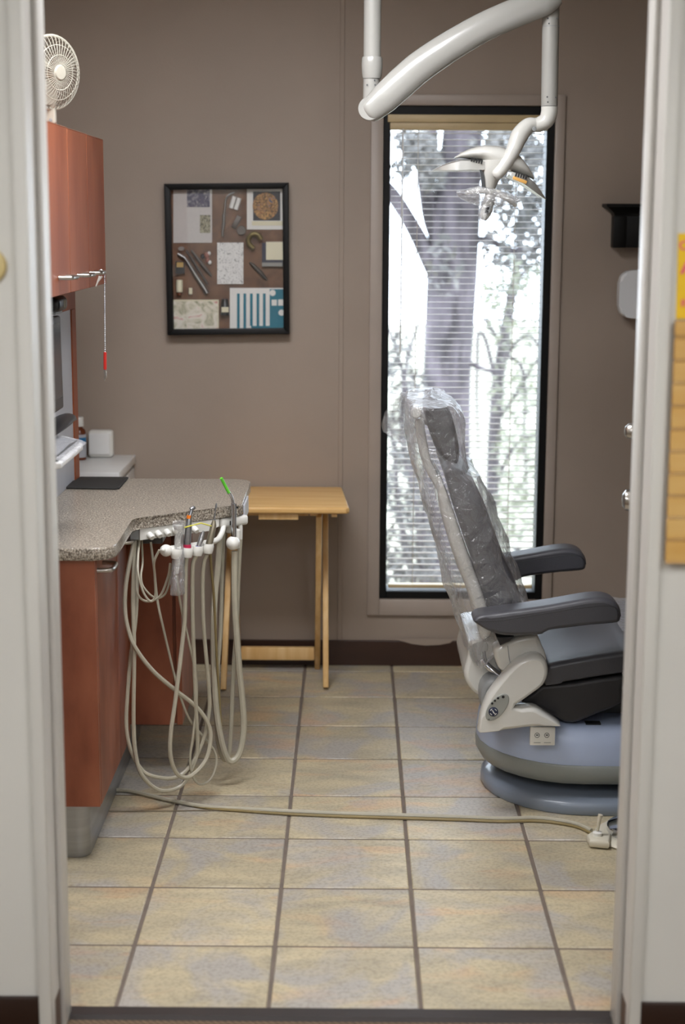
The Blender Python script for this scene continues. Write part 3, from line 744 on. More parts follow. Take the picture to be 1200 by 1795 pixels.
# holder bar
hb = thing('handpiece_holder', 'white moulded four-place holder for dental handpieces in front of the delivery panel', 'holder', onp(325, 975, 0.085))
e0 = onp(290, 966, 0.085); e1 = onp(371, 953, 0.085)
B().tube([e0, e0.lerp(e1, 0.33), e0.lerp(e1, 0.66), e1], [0.012,0.0115,0.0105,0.009], n=14).build('bar', m_white, hb)
b = B(); b.ball(onp(291, 965, 0.088), 0.0165, (1.0,1,0.95)); b.ball(onp(286, 964, 0.103), 0.006); b.build('end_knob', m_white, hb)
cups = {}
for nm, px, py in (('a',309,970),('b',328,968),('c',346,965),('d',364,961)):
    p = onp(px, py, 0.098); cups[nm] = p
    b = B(); axc = (ZV*1.0+nn*0.0+dd*0.10).normalized()
    b.lathe([(0.0085,-0.012),(0.0125,-0.013),(0.0150,-0.004),(0.0155,0.006),(0.0140,0.012),(0.0105,0.012),(0.0085,-0.012)], p, axc, 20)
    b.obox(p-nn*0.010+ZV*0.0, dd, nn, ZV, 0.010, 0.010, 0.009, bev=0.004)
    b.build('cup', m_white, hb)
b = B(); b.tube([onp(356,953,0.070), onp(372,950,0.05), onp(383,944,0.03), onp(390,930,0.0), onp(392,915,-0.015)], [0.009,0.008,0.0075,0.0075,0.0075], n=12); b.build('support_arm', m_white, hb)

# assistant block on the right end
ab = thing('assistant_block', 'white rounded block under the right end of the granite counter', 'bracket', onp(400, 920, -0.03))
q0 = onp(380, 905, -0.03); q1 = onp(424, 902, -0.03)
zc_ = CZ-0.0312
cen = (q0+q1)/2; cen.z = zc_-0.014
B().obox(cen, dd, nn, ZV, (q1-q0).length/2+0.004, 0.028, 0.0138, bev=0.008, seg=3).build('body', m_white, ab)
b = B(); b.lathe([(0.006,0),(0.013,0.004),(0.016,0.02),(0.016,0.026)], Vector((cen.x,cen.y,0))+nn*0.028*0+ZV*(zc_-0.050), ZV, 20); b.build('collar', m_white, ab)
for f_ in (0.30, 0.45):
    p = q0.lerp(q1, f_)+nn*0.0275; p.z = zc_-0.016
    B().obox(p, dd, nn, ZV, 0.0018, 0.001, 0.006).build('slot', m_blk, ab)
bx('edge_plate', m_greyp, ab, -0.2962, -0.2905, 4.275, 4.42, CZ-0.050, CZ-0.004, bev=0.001, seg=1)

def seg_tube(pts, rads, material, name, parent, n=14, smooth=0): return B().tube(pts, rads, n=n, smooth=smooth).build(name, material, parent)
def hose(lst, offs, r, parent, material=m_hose, name='hose'):
    pts = px_path(lst, offs)
    for p in pts: p.z = max(p.z, r+0.0015)
    return B().tube(pts, r, n=8, smooth=6).build(name, material, parent)
# handpiece 1: wrapped in plastic sleeve
def base_of(p): return Vector((p.x, p.y, p.z))
h1 = thing('handpiece', 'dental handpiece wrapped in a clear plastic sleeve, leftmost in the holder', 'handpiece', onp(309, 975, 0.098), 'handpieces in the holder')
a, c = onp(313, 921, 0.098), onp(309, 1005, 0.098)
seg_tube([a, a.lerp(c,0.12), a.lerp(c,0.2), a.lerp(c,0.4), a.lerp(c,0.8), c], [0.011,0.0115,0.008,0.0075,0.0085,0.006], m_white, 'body', h1)
rings = []
for q in range(19):
    t = q/18; p = onp(314-3*t+(-3*max(0,t-.6)), 914+128*t, 0.098); rr = []
    r0 = 0.0165-0.006*math.sin(PI*min(1,t*1.9))+0.010*max(0,t-0.55)*(1 if t < .92 else .6)
    for k in range(18):
        a_ = 2*PI*k/18; w_ = 1+0.30*noise.noise(Vector((math.cos(a_)*1.6, math.sin(a_)*1.6, t*9)))
        fl_ = 1.0 if t < 0.5 else 1.0-0.5*(t-0.5)
        rr.append(p + dd*math.cos(a_)*r0*w_ + nn*math.sin(a_)*r0*w_*fl_)
    rings.append(rr)
B().loft(rings, caps=False).build('plastic_sleeve', m_bag2, h1, angle=30)
hose([(309,1005),(313,1040),(319,1073),(330,1121),(343,1185),(344,1232),(338,1290),(333,1330),(338,1362),(352,1375),(370,1364),(379,1337),(374,1314),(349,1283),(330,1257),(314,1216),(308,1194),(289,1114),(276,1054),(270,997),(264,950)], [0.098,0.07,0.06,0.06,0.05,0.03,-0.03], 0.0034, h1)
# handpiece 2: silver with orange and magenta rings
h2 = thing('handpiece', 'silver dental handpiece with orange and magenta rings, second in the holder', 'handpiece', onp(328, 975, 0.098), 'handpieces in the holder')
P2 = lambda x, y: onp(x, y, 0.098)
seg_tube([P2(338,890), P2(336,893), P2(334,900), P2(332,905), P2(330,925), P2(328,950), P2(328,972)], [0.0045,0.0052,0.0042,0.0050,0.0068,0.0098,0.0098,0.007], m_steel, 'body', h2)
B().lathe([(0.0052,-0.004),(0.0055,0.0),(0.0055,0.007),(0.0045,0.009)], P2(336,892), (dd*0.8+ZV*0.3).normalized(), 16).build('head', m_steel, h2)
B().tube([P2(331.5,903), P2(331,909)], [0.0060,0.0064], n=16, smooth=0).build('orange_ring', m_orange, h2)
B().tube([P2(328,954), P2(328,960)], [0.0104,0.0104], n=16, smooth=0).build('magenta_ring', m_mag, h2)
hose([(328,972),(325,997),(324,1073),(321,1112),(308,1222),(299,1286),(299,1327),(311,1357),(333,1361),(360,1333),(369,1295),(364,1267),(343,1238),(305,1208),(267,1175),(238,1137),(226,1108),(219,1070),(221,1022),(232,962),(236,945)], [0.098,0.09,0.09,0.08,0.07,0.04,0.0,-0.03], 0.0058, h2)
# handpiece 3: short coupler with blue ring
h3 = thing('handpiece', 'short chrome handpiece coupling with a blue ring, third in the holder', 'handpiece', onp(346, 972, 0.098), 'handpieces in the holder')
seg_tube([P2(355,935), P2(352,946), P2(348,957), P2(346,970)], [0.0062,0.0068,0.0070,0.0065], m_chrome, 'body', h3)
B().lathe([(0.0045,0.0),(0.0045,0.004),(0.0025,0.005),(0.0025,0.008),(0,0.008)], P2(355,936), (P2(355,935)-P2(348,957)).normalized(), 14).build('connector', m_chrome, h3)
B().tube([P2(348,957.5), P2(346.6,963)], [0.0083,0.0083], n=16, smooth=0).build('blue_ring', m_blue, h3)
hose([(345,972),(338,991),(337,1042),(338,1105),(341,1180),(344,1257),(346,1298),(343,1330),(324,1370),(302,1384),(276,1384),(251,1362),(239,1330),(234,1270),(235,1143),(233,1060),(234,1005),(236,946)], [0.098,0.08,0.06,0.05,0.05,0.02,-0.03], 0.0056, h3)
# handpiece 4: scaler
h4 = thing('handpiece', 'taupe ultrasonic scaler with pointed metal tip, rightmost in the holder', 'handpiece', onp(364, 970, 0.098), 'handpieces in the holder')
seg_tube([P2(375,912), P2(374,921), P2(369,943), P2(365,958), P2(364,972)], [0.0040,0.0078,0.0092,0.0094,0.007], m_taupe, 'body', h4)
seg_tube([P2(379,882), P2(378.5,888), P2(377,897), P2(375,914)], [0.0016,0.0030,0.0014,0.0030], m_steel, 'tip', h4)
hose([(363,972),(358,985),(355,1016),(356,1080),(359,1127),(366,1207),(366,1250),(355,1300),(333,1343),(306,1363),(270,1361),(248,1349),(229,1314),(221,1270),(224,1207),(229,1150),(238,1080),(240,1000),(241,946)], [0.098,0.08,0.06,0.05,0.03,0.0,-0.04], 0.0054, h4)
# yellow stick
tag(B().tube([onp(322,925,0.107), onp(352,917,0.110), onp(370,922,0.108)], 0.0018, n=7, smooth=0).build('bent_applicator', m_yel), 'thin bent yellow applicator stick lying across the handpieces', 'applicator')
# air-water syringe
sy = thing('air_water_syringe', 'chrome air-water syringe with bright green tip at the counter end', 'syringe', onp(410, 960, 0.02))
Q = lambda x, y: onp(x, y, 0.02)
seg_tube([Q(387.5,838), Q(401,864)], [0.0042,0.0044], m_green, 'tip', sy, smooth=0)
seg_tube([Q(400.5,862), Q(406,872), Q(409,886)], [0.0036,0.0040,0.0044], m_chrome, 'nozzle', sy, smooth=5)
seg_tube([Q(409.5,883), Q(409.5,898), Q(409.5,903), Q(409.5,945)], [0.0082,0.0082,0.0072,0.0072], m_chrome, 'body', sy, smooth=0)
B().ball(Q(408,952), 0.0190).build('ball_end', m_white, sy)
b = B(); b.obox(Q(417,945)-nn*0.01, dd, nn, ZV, 0.008, 0.012, 0.028, bev=0.006, seg=3); b.build('cradle', m_white, sy)
b = B(); b.lathe([(0.003,0),(0.003,0.006),(0,0.007)], Q(414,889), nn, 10); b.build('button', m_blk, sy)
hose([(411,966),(411,1042),(414,1105),(420,1184),(424,1222),(427,1276),(421,1316),(409,1333),(397,1328),(385,1286),(377,1222),(374,1112),(376,1050),(381,1000),(385,945),(388,925)], [0.02,0.02,0.02,0.01,-0.02,-0.03], 0.0090, sy)
# saliva ejector behind it
se = thing('saliva_ejector', 'beige suction tube and white valve hanging behind the chrome syringe', 'suction', onp(395, 940, -0.03))
seg_tube([onp(420,905,-0.01), onp(421,925,-0.01), onp(421,945,-0.01)], [0.005,0.0065,0.006], m_white, 'valve', se)
hose([(392,925),(391,940),(389,997),(386,1105),(381,1175),(379,1238),(382,1300),(392,1331),(401,1321),(405,1270),(409,1175),(414,1105),(418,1000),(421,945)], [-0.03,-0.03,-0.03,-0.02,-0.01], 0.0062, se)
hose([(368,965),(371,1005),(375,1050),(379,1137),(384,1222),(389,1300),(394,1328)], [0.06,0.03,0.0,-0.02], 0.0036, se, m_hose2, 'thin_tube')

# ================================================================== FOLDING TRAY TABLE
TZ = 0.640
tt = thing('tray_table', 'blond wooden folding tray table against the back wall', 'table', (-0.25, 5.23, 0))
b = B(); b.prism([(-0.49,5.03,TZ-0.022),(-0.018,5.03,TZ-0.022),(-0.008,5.04,TZ-0.022),(-0.034,5.425,TZ-0.022),(-0.044,5.435,TZ-0.022),(-0.49,5.435,TZ-0.022)], (0,0,0.022), bev=0.007, seg=3); b.build('table_top', m_pine, tt)
ZU = TZ-0.023
def leg(p0, p1, wx=0.0095, wt=0.016):
    p0 = Vector(p0); p1 = Vector(p1); az_ = (p1-p0).normalized(); ax_ = Vector((1,0,0)); ay_ = az_.cross(ax_)
    return B().obox((p0+p1)/2, ax_, ay_, az_, wx, wt, (p1-p0).length/2, bev=0.003)
leg((-0.083,5.145,0.006), (-0.090,5.36,ZU-0.010)).build('leg', m_pine2, tt)
leg((-0.424,5.115,0.006), (-0.408,5.36,ZU-0.010)).build('leg', m_pine2, tt)
leg((-0.117,5.398,0.006), (-0.106,5.10,ZU-0.012), 0.0095).build('leg', m_pine2, tt)
leg((-0.394,5.398,0.006), (-0.388,5.10,ZU-0.012), 0.0095).build('leg', m_pine2, tt)
bx('stretcher', m_pine2, tt, -0.384, -0.127, 5.375, 5.398, 0.035, 0.080, bev=0.003)
bx('cleat', m_pine2, tt, -0.30, -0.172, 5.046, 5.062, ZU-0.021, ZU, bev=0.002)
bx('side_rail', m_pine2, tt, -0.135, -0.11, 5.06, 5.41, ZU-0.010, ZU)
bx('side_rail', m_pine2, tt, -0.065, -0.047, 5.05, 5.41, ZU-0.012, ZU)
bx('side_rail', m_pine2, tt, -0.45, -0.43, 5.05, 5.41, ZU-0.012, ZU)
bx('cross_rail', m_pine2, tt, -0.43, -0.14, 5.07, 5.09, ZU-0.012, ZU)

# ================================================================== SHADOW BOX
YF = 5.402; YI = 5.434
sb = thing('shadow_box', 'black framed display case of antique dental tools and clippings on the back wall', 'display case', (-0.42, YB, 1.16))
TL, TR_, BL_, BR_ = at(287,322,Y=YF), at(505,320,Y=YF), at(293,588,Y=YF), at(507,586,Y=YF)
def frame_bar(a, c, inner_a, inner_c, name):
    b = B(); b.prism([a, c, inner_c, inner_a], (0, YB-0.0005-YF, 0), bev=0.003, seg=2); return b.build(name, m_black, sb)
cen = (TL+TR_+BL_+BR_)/4
def ins(p, k=0.024):
    return Vector((p.x+(k if p.x < cen.x else -k), p.y, p.z+(k if p.z < cen.z else -k)))
iTL, iTR, iBL, iBR = ins(TL,0.020), ins(TR_,0.020), ins(BL_,0.020), ins(BR_,0.020)
frame_bar(TL, TR_, iTL, iTR, 'frame_top'); frame_bar(BL_, BR_, iBL, iBR, 'frame_bottom')
frame_bar(TL, BL_, iTL, iBL, 'frame_side'); frame_bar(TR_, BR_, iTR, iBR, 'frame_side')
m_felt = print_mat('brown_felt', [(84,58,44),(112,78,56),(126,90,64)], 12)
b = B(); b.prism([iTL+Vector((-0.004,YI-YF+0.004,0.004)), iTR+Vector((0.004,YI-YF+0.004,0.004)), iBR+Vector((0.004,YI-YF+0.004,-0.004)), iBL+Vector((-0.004,YI-YF+0.004,-0.004))], (0,0.008,0)); b.build('backing', m_felt, sb)
def ib(x, y, Y=YI): return at(270+x*0.216667, 300+y*0.216667, Y=Y)
def card(name, x0, y0, x1, y1, material, parent, lift=0.0, th=0.0012, skew=0):
    Y = YI-lift
    b = B(); b.prism([ib(x0,y0+skew,Y), ib(x1,y0,Y), ib(x1,y1-skew,Y), ib(x0,y1,Y)], (0,th,0)); return b.build(name, material, parent)
m_news = print_mat('newsprint', [(196,190,188),(216,210,206),(228,222,218)], 420, 260)
m_pic1 = print_mat('dark_photo_print', [(46,44,70),(70,66,96),(168,160,162)], 60)
m_pic2 = print_mat('oval_photo_print', [(40,38,36),(150,144,120),(190,184,160)], 110)
m_pic3 = print_mat('painted_print', [(70,86,110),(196,140,80),(60,50,40),(210,160,96),(120,60,40)], 55)
m_pic4 = print_mat('pastel_print', [(150,150,116),(214,206,184),(238,230,218),(200,120,110)], 22)
m_sketch = print_mat('line_drawing_print', [(80,80,82),(228,226,224),(236,234,232),(238,236,234)], 130)
m_paper = mat('paper_white', (238,235,231), 0.6, var=0.02)
m_cream = mat('paper_cream', (232,224,196), 0.6, var=0.03)
m_teal = mat('teal_print', (22,118,140), 0.6, var=0.03)
m_brass = mat('aged_brass', (120,106,70), 0.4, 0.8, var=0.1)
m_tool = mat('aged_steel', (150,148,146), 0.3, 1.0, var=0.06)
m_tool2 = mat('dark_steel', (96,90,86), 0.4, 0.9, var=0.06)
n1 = card('newspaper_clipping', 155,138,468,580, m_news, sb); n1['label'] = 'newspaper clipping with a dark photo'
card('photo', 265,150,450,290, m_pic1, n1, 0.0016, 0.001)
card('oval_photo', 370,355,455,500, m_pic2, n1, 0.0016, 0.001)
n2 = card('art_print', 750,133,1050,472, m_paper, sb); n2['label'] = 'printed page with a coloured round picture'
card('print_ground', 800,165,1020,400, mat('dark_print', (52,50,56), 0.6), n2, 0.0016, 0.001)
b = B(); ccx = ib(900,283,YI-0.003)
b.prism([ib(900+104*math.cos(2*PI*k/24), 283+110*math.sin(2*PI*k/24), YI-0.0028) for k in range(24)], (0,0.001,0)); b.build('round_picture', m_pic3, n2)
card('gold_band', 790,405,1045,440, m_cream, n2, 0.0016, 0.001)
n3 = card('sketch_sheet', 510,578,722,914, m_sketch, sb, 0, 0.0012, 0); n3['label'] = 'white sheet with ink drawings'
n4 = card('trade_card', 145,1040,522,1292, m_cream, sb); n4['label'] = 'pastel illustrated card'
card('card_picture', 152,1052,514,1284, m_pic4, n4, 0.0016, 0.001)
n5 = card('bar_chart_card', 612,945,1055,1292, m_paper, sb); n5['label'] = 'white and teal printed bar chart'
card('teal_panel', 934,955,1055,1290, m_teal, n5, 0.0016, 0.001)
card('teal_base', 785,1252,934,1278, m_teal, n5, 0.0016, 0.001)
for x in (670, 722, 775, 828, 880): card('teal_bar', x,990,x+22,1280 if x < 740 else 1252, m_teal, n5, 0.0018, 0.001)
card('icon', 950,1040,992,1088, m_paper, n5, 0.0030, 0.001); card('icon', 1003,1038,1043,1088, m_paper, n5, 0.0030, 0.001)
for x, y in ((958,985),(1030,1145)):
    b = B(); b.prism([ib(x+25*math.cos(2*PI*k/16), y+25*math.sin(2*PI*k/16), YI-0.0030) for k in range(16)], (0,0.001,0)); b.build('icon', m_paper, n5)
n6 = card('card_box', 872,580,1040,772, mat('navy_card', (52,52,72), 0.5), sb, 0.012, 0.0118); n6['label'] = 'small box with a cream card in its lid'
card('cream_card', 905,572,1044,718, m_cream, n6, 0.0135, 0.001); card('silver_edge', 872,740,1036,770, m_tool, n6, 0.0135, 0.001)
def rod(name, pts, rads, material, sm=4, lab=None):
    o = B().tube([ib(x, y, YI-0.006) for x, y in pts], [r*0.00045 for r in rads], n=10, smooth=sm).build(name, material, sb)
    if lab: o['label'] = lab
    return o
rod('bent_instrument', [(650,170),(610,188),(582,225),(570,320),(565,345)], [3,5,7,8,8], m_tool)
rod('instrument_handle', [(566,345),(560,440),(555,480),(552,528)], [11,12,9,11], m_tool)
rod('cotton_roll', [(650,205),(622,300)], [17,17], m_paper, 0); rod('cotton_roll', [(690,218),(660,312)], [17,17], m_paper, 0)
b = B(); b.prism([ib(672,355,YI-0.008), ib(708,375,YI-0.008), ib(655,470,YI-0.008), ib(622,450,YI-0.008)], (0,0.0075,0), bev=0.002); b.build('metal_case', m_tool2, sb)
b = B(); b.prism([ib(705+38*math.cos(2*PI*k/20), 480+38*math.sin(2*PI*k/20), YI-0.006) for k in range(20)], (0,0.0055,0), bev=0.001); b.build('metal_disc', m_tool2, sb)
hs = B().tube([ib(x, y, YI-0.010) for x, y in ((865,555),(840,515),(795,510),(763,545),(768,590),(805,628))], 0.009, n=10, flat=0.7).build('impression_tray', m_brass, sb); hs['label'] = 'horseshoe-shaped brass impression tray'
rod('long_forceps', [(190,668),(225,690),(258,715),(340,850),(390,925),(428,990)], [11,14,15,17,18,20], m_tool)
rod('probe', [(258,640),(330,750),(435,915)], [7,9,9], m_tool2); rod('probe', [(300,640),(370,730),(420,795),(465,850)], [8,13,14,8], m_tool2)
b = B(); b.prism([ib(218+26*math.cos(2*PI*k/18), 628+18*math.sin(2*PI*k/18), YI-0.010) for k in range(18)], (0,0.009,0), bev=0.001); b.build('dental_mirror', m_tool, sb)
for x, y, r, mm_ in ((392,690,16,m_blk),(425,680,20,mat('dull_pink', (150,96,84), 0.5)),(445,665,13,m_paper),(430,720,18,mat('dull_pink', (150,96,84), 0.5)),(450,738,14,m_paper)):
    B().ball(ib(x, y, YI-0.007), r*0.00042, (1,0.8,1.2), 10, 8).build('denture_piece', mm_, sb)
o = card('ink_box', 172,730,245,830, m_blk, sb, 0.014, 0.013); card('gold_label', 182,738,236,778, mat('gold_label', (196,160,90), 0.5), o, 0.0155, 0.001)
rod('cream_vial', [(205,880),(205,885),(205,975),(205,980)], [22,25,25,20], m_cream, 0); rod('cream_vial', [(203,982),(203,1005)], [18,17], m_amber, 0)
rod('small_vial', [(294,945),(294,995)], [15,15], m_cream, 0)
rod('dark_bottle', [(572,1035),(572,1080),(572,1085),(572,1165)], [24,30,33,34], m_blk, 0); card('bottle_label', 545,1100,602,1142, m_cream, sb, 0.023, 0.001)
rod('old_handpiece', [(770,738),(800,762),(860,820),(885,850),(915,882)], [5,15,16,14,6], m_tool2)
# front glass
b = B(); b.prism([iTL+Vector((-0.002,0.004,0.002)), iTR+Vector((0.002,0.004,0.002)), iBR+Vector((0.002,0.004,-0.002)), iBL+Vector((-0.002,0.004,-0.002))], (0,0.002,0)); b.build('glass', m_glass, sb)

# ================================================================== RIGHT SIDE OF BACK WALL
sh0 = at(1062,357,Y=5.36); sh1 = at(1075,434,Y=5.38); x1 = 1.30
sh = thing('wall_shelf', 'black ledge shelf with crown moulding high on the back wall at right', 'shelf', (1.07, YB, sh1.z))
b = B(); b.prism([(sh0.x,YB-0.001,sh0.z-0.010),(sh0.x,5.345,sh0.z-0.010),(sh0.x,5.345,sh0.z),(sh0.x,YB-0.001,sh0.z)], (x1-sh0.x+0.02,0,0)); b.build('top_board', m_black, sh)
b = B()
rings = []
for q in range(6):
    t = q/5; k = 0.030*(1-math.cos(t*PI/2)); zz = sh0.z-0.0105-0.028*(1-t)
    rings.append([Vector((sh1.x+0.0-k+0.0, YB-0.001, zz)), Vector((sh1.x-k, 5.385-k, zz)), Vector((x1+k, 5.385-k, zz)), Vector((x1+k, YB-0.001, zz))])
b.loft(rings); b.build('crown_moulding', m_black, sh)
bx('body', m_black, sh, sh1.x, x1, 5.386, YB-0.001, sh1.z, sh0.z-0.039, bev=0.002)
bx('pilaster', m_black, sh, sh1.x-0.002, sh1.x+0.040, 5.380, 5.3855, sh1.z-0.001, sh0.z-0.040, bev=0.002)
dp0 = at(1084,520,Y=5.38); dT = at(1124,476,Y=5.38); dB = at(1122,556,Y=5.38); xm = 1.02
wd = thing('wall_dispenser', 'white plastic dispenser with bowed sides on the back wall below the black shelf', 'dispenser', (xm, YB, dB.z))
hw = xm-dp0.x; zm = (dT.z+dB.z)/2; hh_ = (dT.z-dB.z)/2
out = []
for k in range(40):
    a = 2*PI*k/40; c_, s_ = math.cos(a), math.sin(a); e_ = 2/5.0
    out.append(Vector((xm+hw*math.copysign(abs(c_)**e_, c_), 5.375, zm+(hh_+0.006)*math.copysign(abs(s_)**e_, s_))))
b = B(); b.prism(out, (0, 0.05, 0), bev=0.010, seg=3); b.build('cover', mat('satin_white_plastic', (232,234,236), 0.4, var=0.01), wd)
b = B(); b.prism([p+Vector(((xm-p.x)*0.12, 0.0503, (zm-p.z)*0.12)) for p in out], (0, 0.0242, 0)); b.build('wall_plate', m_grey, wd)

# ================================================================== HALL WALL THINGS
ys = YD0-0.001
p0 = at(1188,409,Y=ys); p1 = at(1184,559,Y=ys)
sg = thing('paper_sign', 'bright yellow paper sign with pink lettering on the hall wall at the right edge', 'sign', (0.68, ys, p1.z))
b = B(); b.prism([Vector((p0.x, ys-0.0012, p0.z)), Vector((p0.x+0.17, ys-0.0012, p0.z)), Vector((p0.x+0.17, ys-0.0012, p1.z)), Vector((p1.x, ys-0.0012, p1.z))], (0,0.0010,0)); b.build('paper', m_sign, sg)
def letter(ch, px, py, size, parent, material, Y):
    cu = bpy.data.curves.new('t', 'FONT'); cu.body = ch; cu.size = size; cu.extrude = 0.0003; cu.offset = size*0.02
    tmp = bpy.data.objects.new('t', cu); COL.objects.link(tmp); bpy.context.view_layer.update()
    me = bpy.data.meshes.new_from_object(tmp.evaluated_get(bpy.context.evaluated_depsgraph_get()))
    bpy.data.objects.remove(tmp); p = at(px, py, Y=Y)
    me.name = 'letter'; me.materials.clear(); me.materials.append(material)
    for v in me.vertices: v.co = Vector((p.x+v.co.x, Y-v.co.z, p.z+v.co.y))-worigin(parent)
    o = bpy.data.objects.new('letter', me); COL.objects.link(o); o.parent = parent; return o
letter('C', 1189.0, 438, 0.022, sg, m_pink, ys-0.0018)
letter('A', 1192.5, 479, 0.045, sg, m_pink, ys-0.0018)
letter('R', 1192.0, 538, 0.018, sg, m_pink, ys-0.0018)
m_bead = mat('honey_pine', (218,180,112), 0.4, scale=(3,20,20), c2=(206,160,86), world=True)
m_bead2 = mat('honey_pine_groove', (150,96,42), 0.5, var=0.05)
wr = thing('wooden_rack', 'honey pine rack of horizontal beaded boards on the hall wall below the yellow sign', 'rack', (0.72, ys, at(1166,988,Y=ys).z))
gy = [562,593,634,673.5,713,754,793,832,871,909.5,948,988]
zs = [at(1180, y, Y=ys-0.015).z for y in gy]; xr0 = at(1165,980,Y=ys-0.015).x
bx('backer', m_bead2, wr, xr0+0.003, xr0+0.30, ys-0.008, ys, zs[-1]+0.003, zs[0])
for k in range(11):
    g_ = 0.0026
    bx('board', m_bead, wr, xr0, xr0+0.303, ys-0.020, ys-0.0082, zs[k+1]+g_+0.0022, zs[k]-0.0004, bev=0.0008, seg=1)
    B().tube([(xr0, ys-0.0176, zs[k+1]+0.0022), (xr0+0.303, ys-0.0176, zs[k+1]+0.0022)], 0.0018, n=8, smooth=0).build('bead', m_bead, wr)
py_ = at(2, 466, Y=ys-0.004)
pq = thing('wall_plaque', 'round honey-yellow plaque cut off at the left edge of the hall wall', 'plaque', (py_.x-0.02, ys, py_.z-0.03))
B().lathe([(0.030,0),(0.031,0.004),(0.028,0.010),(0.022,0.012),(0,0.012)], (py_.x-0.021, ys-0.0002, py_.z), (0,-1,0), 28).build('disc', mat('pale_honey', (214,192,132), 0.5), pq)

# ================================================================== DENTAL LIGHT
YL = 4.42; ppm = 4.6/F_PX
D = lambda x, y, dy=0.0: at(x, y, Y=YL+dy)
dl = thing('dental_light', 'white ceiling mounted dental light with curved arm in front of the window', 'dental light', (D(652,0).x, YL, ZC))
pc_ = D(652, 90)
B().tube([(pc_.x, YL, ZC-0.001), (pc_.x, YL, D(652,100).z)], 0.0232, n=28, smooth=0).build('ceiling_pole', m_enamel, dl)
B().lathe([(0.095,ZC-0.001),(0.095,ZC-0.02),(0.05,ZC-0.05),(0.024,ZC-0.06)], (pc_.x,YL,0), (0,0,1), 32).build('ceiling_canopy', m_enamel, dl)
z0, z1 = D(652,100).z, D(652,138).z
B().lathe([(0.0245,z1),(0.0268,z1+0.012),(0.0285,z1+0.035),(0.0275,z0-0.004),(0.026,z0)], (pc_.x,YL,0), (0,0,1), 28).build('sleeve', m_enamel, dl)
lj = B().tube([(pc_.x-0.001, YL, z1-0.0005), (pc_.x-0.002, YL, D(650,190).z)], 0.0222, n=28, smooth=0).build('lower_joint', m_enamel, dl)
for x, y in ((656,142),(657,150),(643,150)):
    p = D(x, y); B().lathe([(0.0022,0),(0.0022,0.0015),(0,0.0015)], (p.x, YL-0.0212, p.z), (0,-1,0), 10).build('screw', m_gdark, lj)
ap = [(641,201),(647,196),(673,173),(702,146),(733,119),(770,93),(810,68),(850,46),(890,28),(930,12),(958,2),(978,-8)]
rr = [4,18,24.5,25,25,24,23,22.5,22.5,22,21,19,12]
b = B(); b.tube([D(x, y, -0.045) for x, y in ap], [r*ppm for r in [10,19,24,25,25,24.5,23.5,23,23,22.5,21.5,14]], n=24, smooth=6, flat=0.72); b.build('arm', m_enamel, dl)
q = D(647,190)
B().tube([(q.x, YL-0.060, q.z-0.004), (q.x, YL+0.028, q.z-0.004)], [0.030,0.034,0.034,0.028], n=24, smooth=0).build('arm_pivot', m_enamel, dl)
b = B(); b.tube([D(967,-10,-0.02), D(965,14,-0.02), D(964.5,60,-0.02), D(962.5,186,-0.02)], [14.0*ppm, 13.8*ppm, 13.8*ppm, 13.6*ppm], n=24, smooth=0); dt = b.build('drop_tube', m_enamel, dl)
B().tube([D(965,46,-0.02), D(965,47.4,-0.02)], 14.1*ppm, n=24, smooth=0).build('joint_ring', m_grey, dt)
for x, y in ((958,34),(960,43),(974,34),(957,171),(958,180),(972,172)):
    p = D(x, y, -0.02); B().lathe([(0.0022,0),(0.0022,0.0015),(0,0.0015)], (p.x, YL-0.02-0.0205, p.z), (0,-1,0), 10).build('screw', m_gdark, dt)
b = B(); b.tube([D(962.5,187,-0.02), D(962,198,-0.02), D(957,211,-0.02), D(945,218,-0.02), D(938,219,-0.02)], [13.6*ppm,13.6*ppm,13.2*ppm,12.2*ppm,11.6*ppm], n=24, smooth=6); b.build('elbow', m_chair, dl)
b = B(); b.tube([D(938,219,-0.02), D(925,221,-0.025), D(910,238,-0.035), D(899,264,-0.05), D(885,288,-0.06), D(871,306,-0.065), D(867,311,-0.066)], [11.2*ppm,13*ppm,14.5*ppm,12*ppm,10.5*ppm,9.5*ppm,5*ppm], n=22, smooth=6); nk = b.build('yoke_arm', m_chair, dl)
p = D(936,226,-0.046); B().lathe([(0.006,0),(0.006,0.002),(0.003,0.003),(0,0.003)], p, (0,-1,0), 14).build('screw', m_grey, nk)
# head: local frame, u tip-to-tip, v down
hc = D(858, 292); ta = math.radians(13.5)
U = Vector((math.cos(ta), 0, -math.sin(ta))); V = Vector((-math.sin(ta), 0, -math.cos(ta))); N_ = Vector((0,1,0))
def hp(u, v, n): return hc + U*u*ppm + V*v*ppm + N_*n
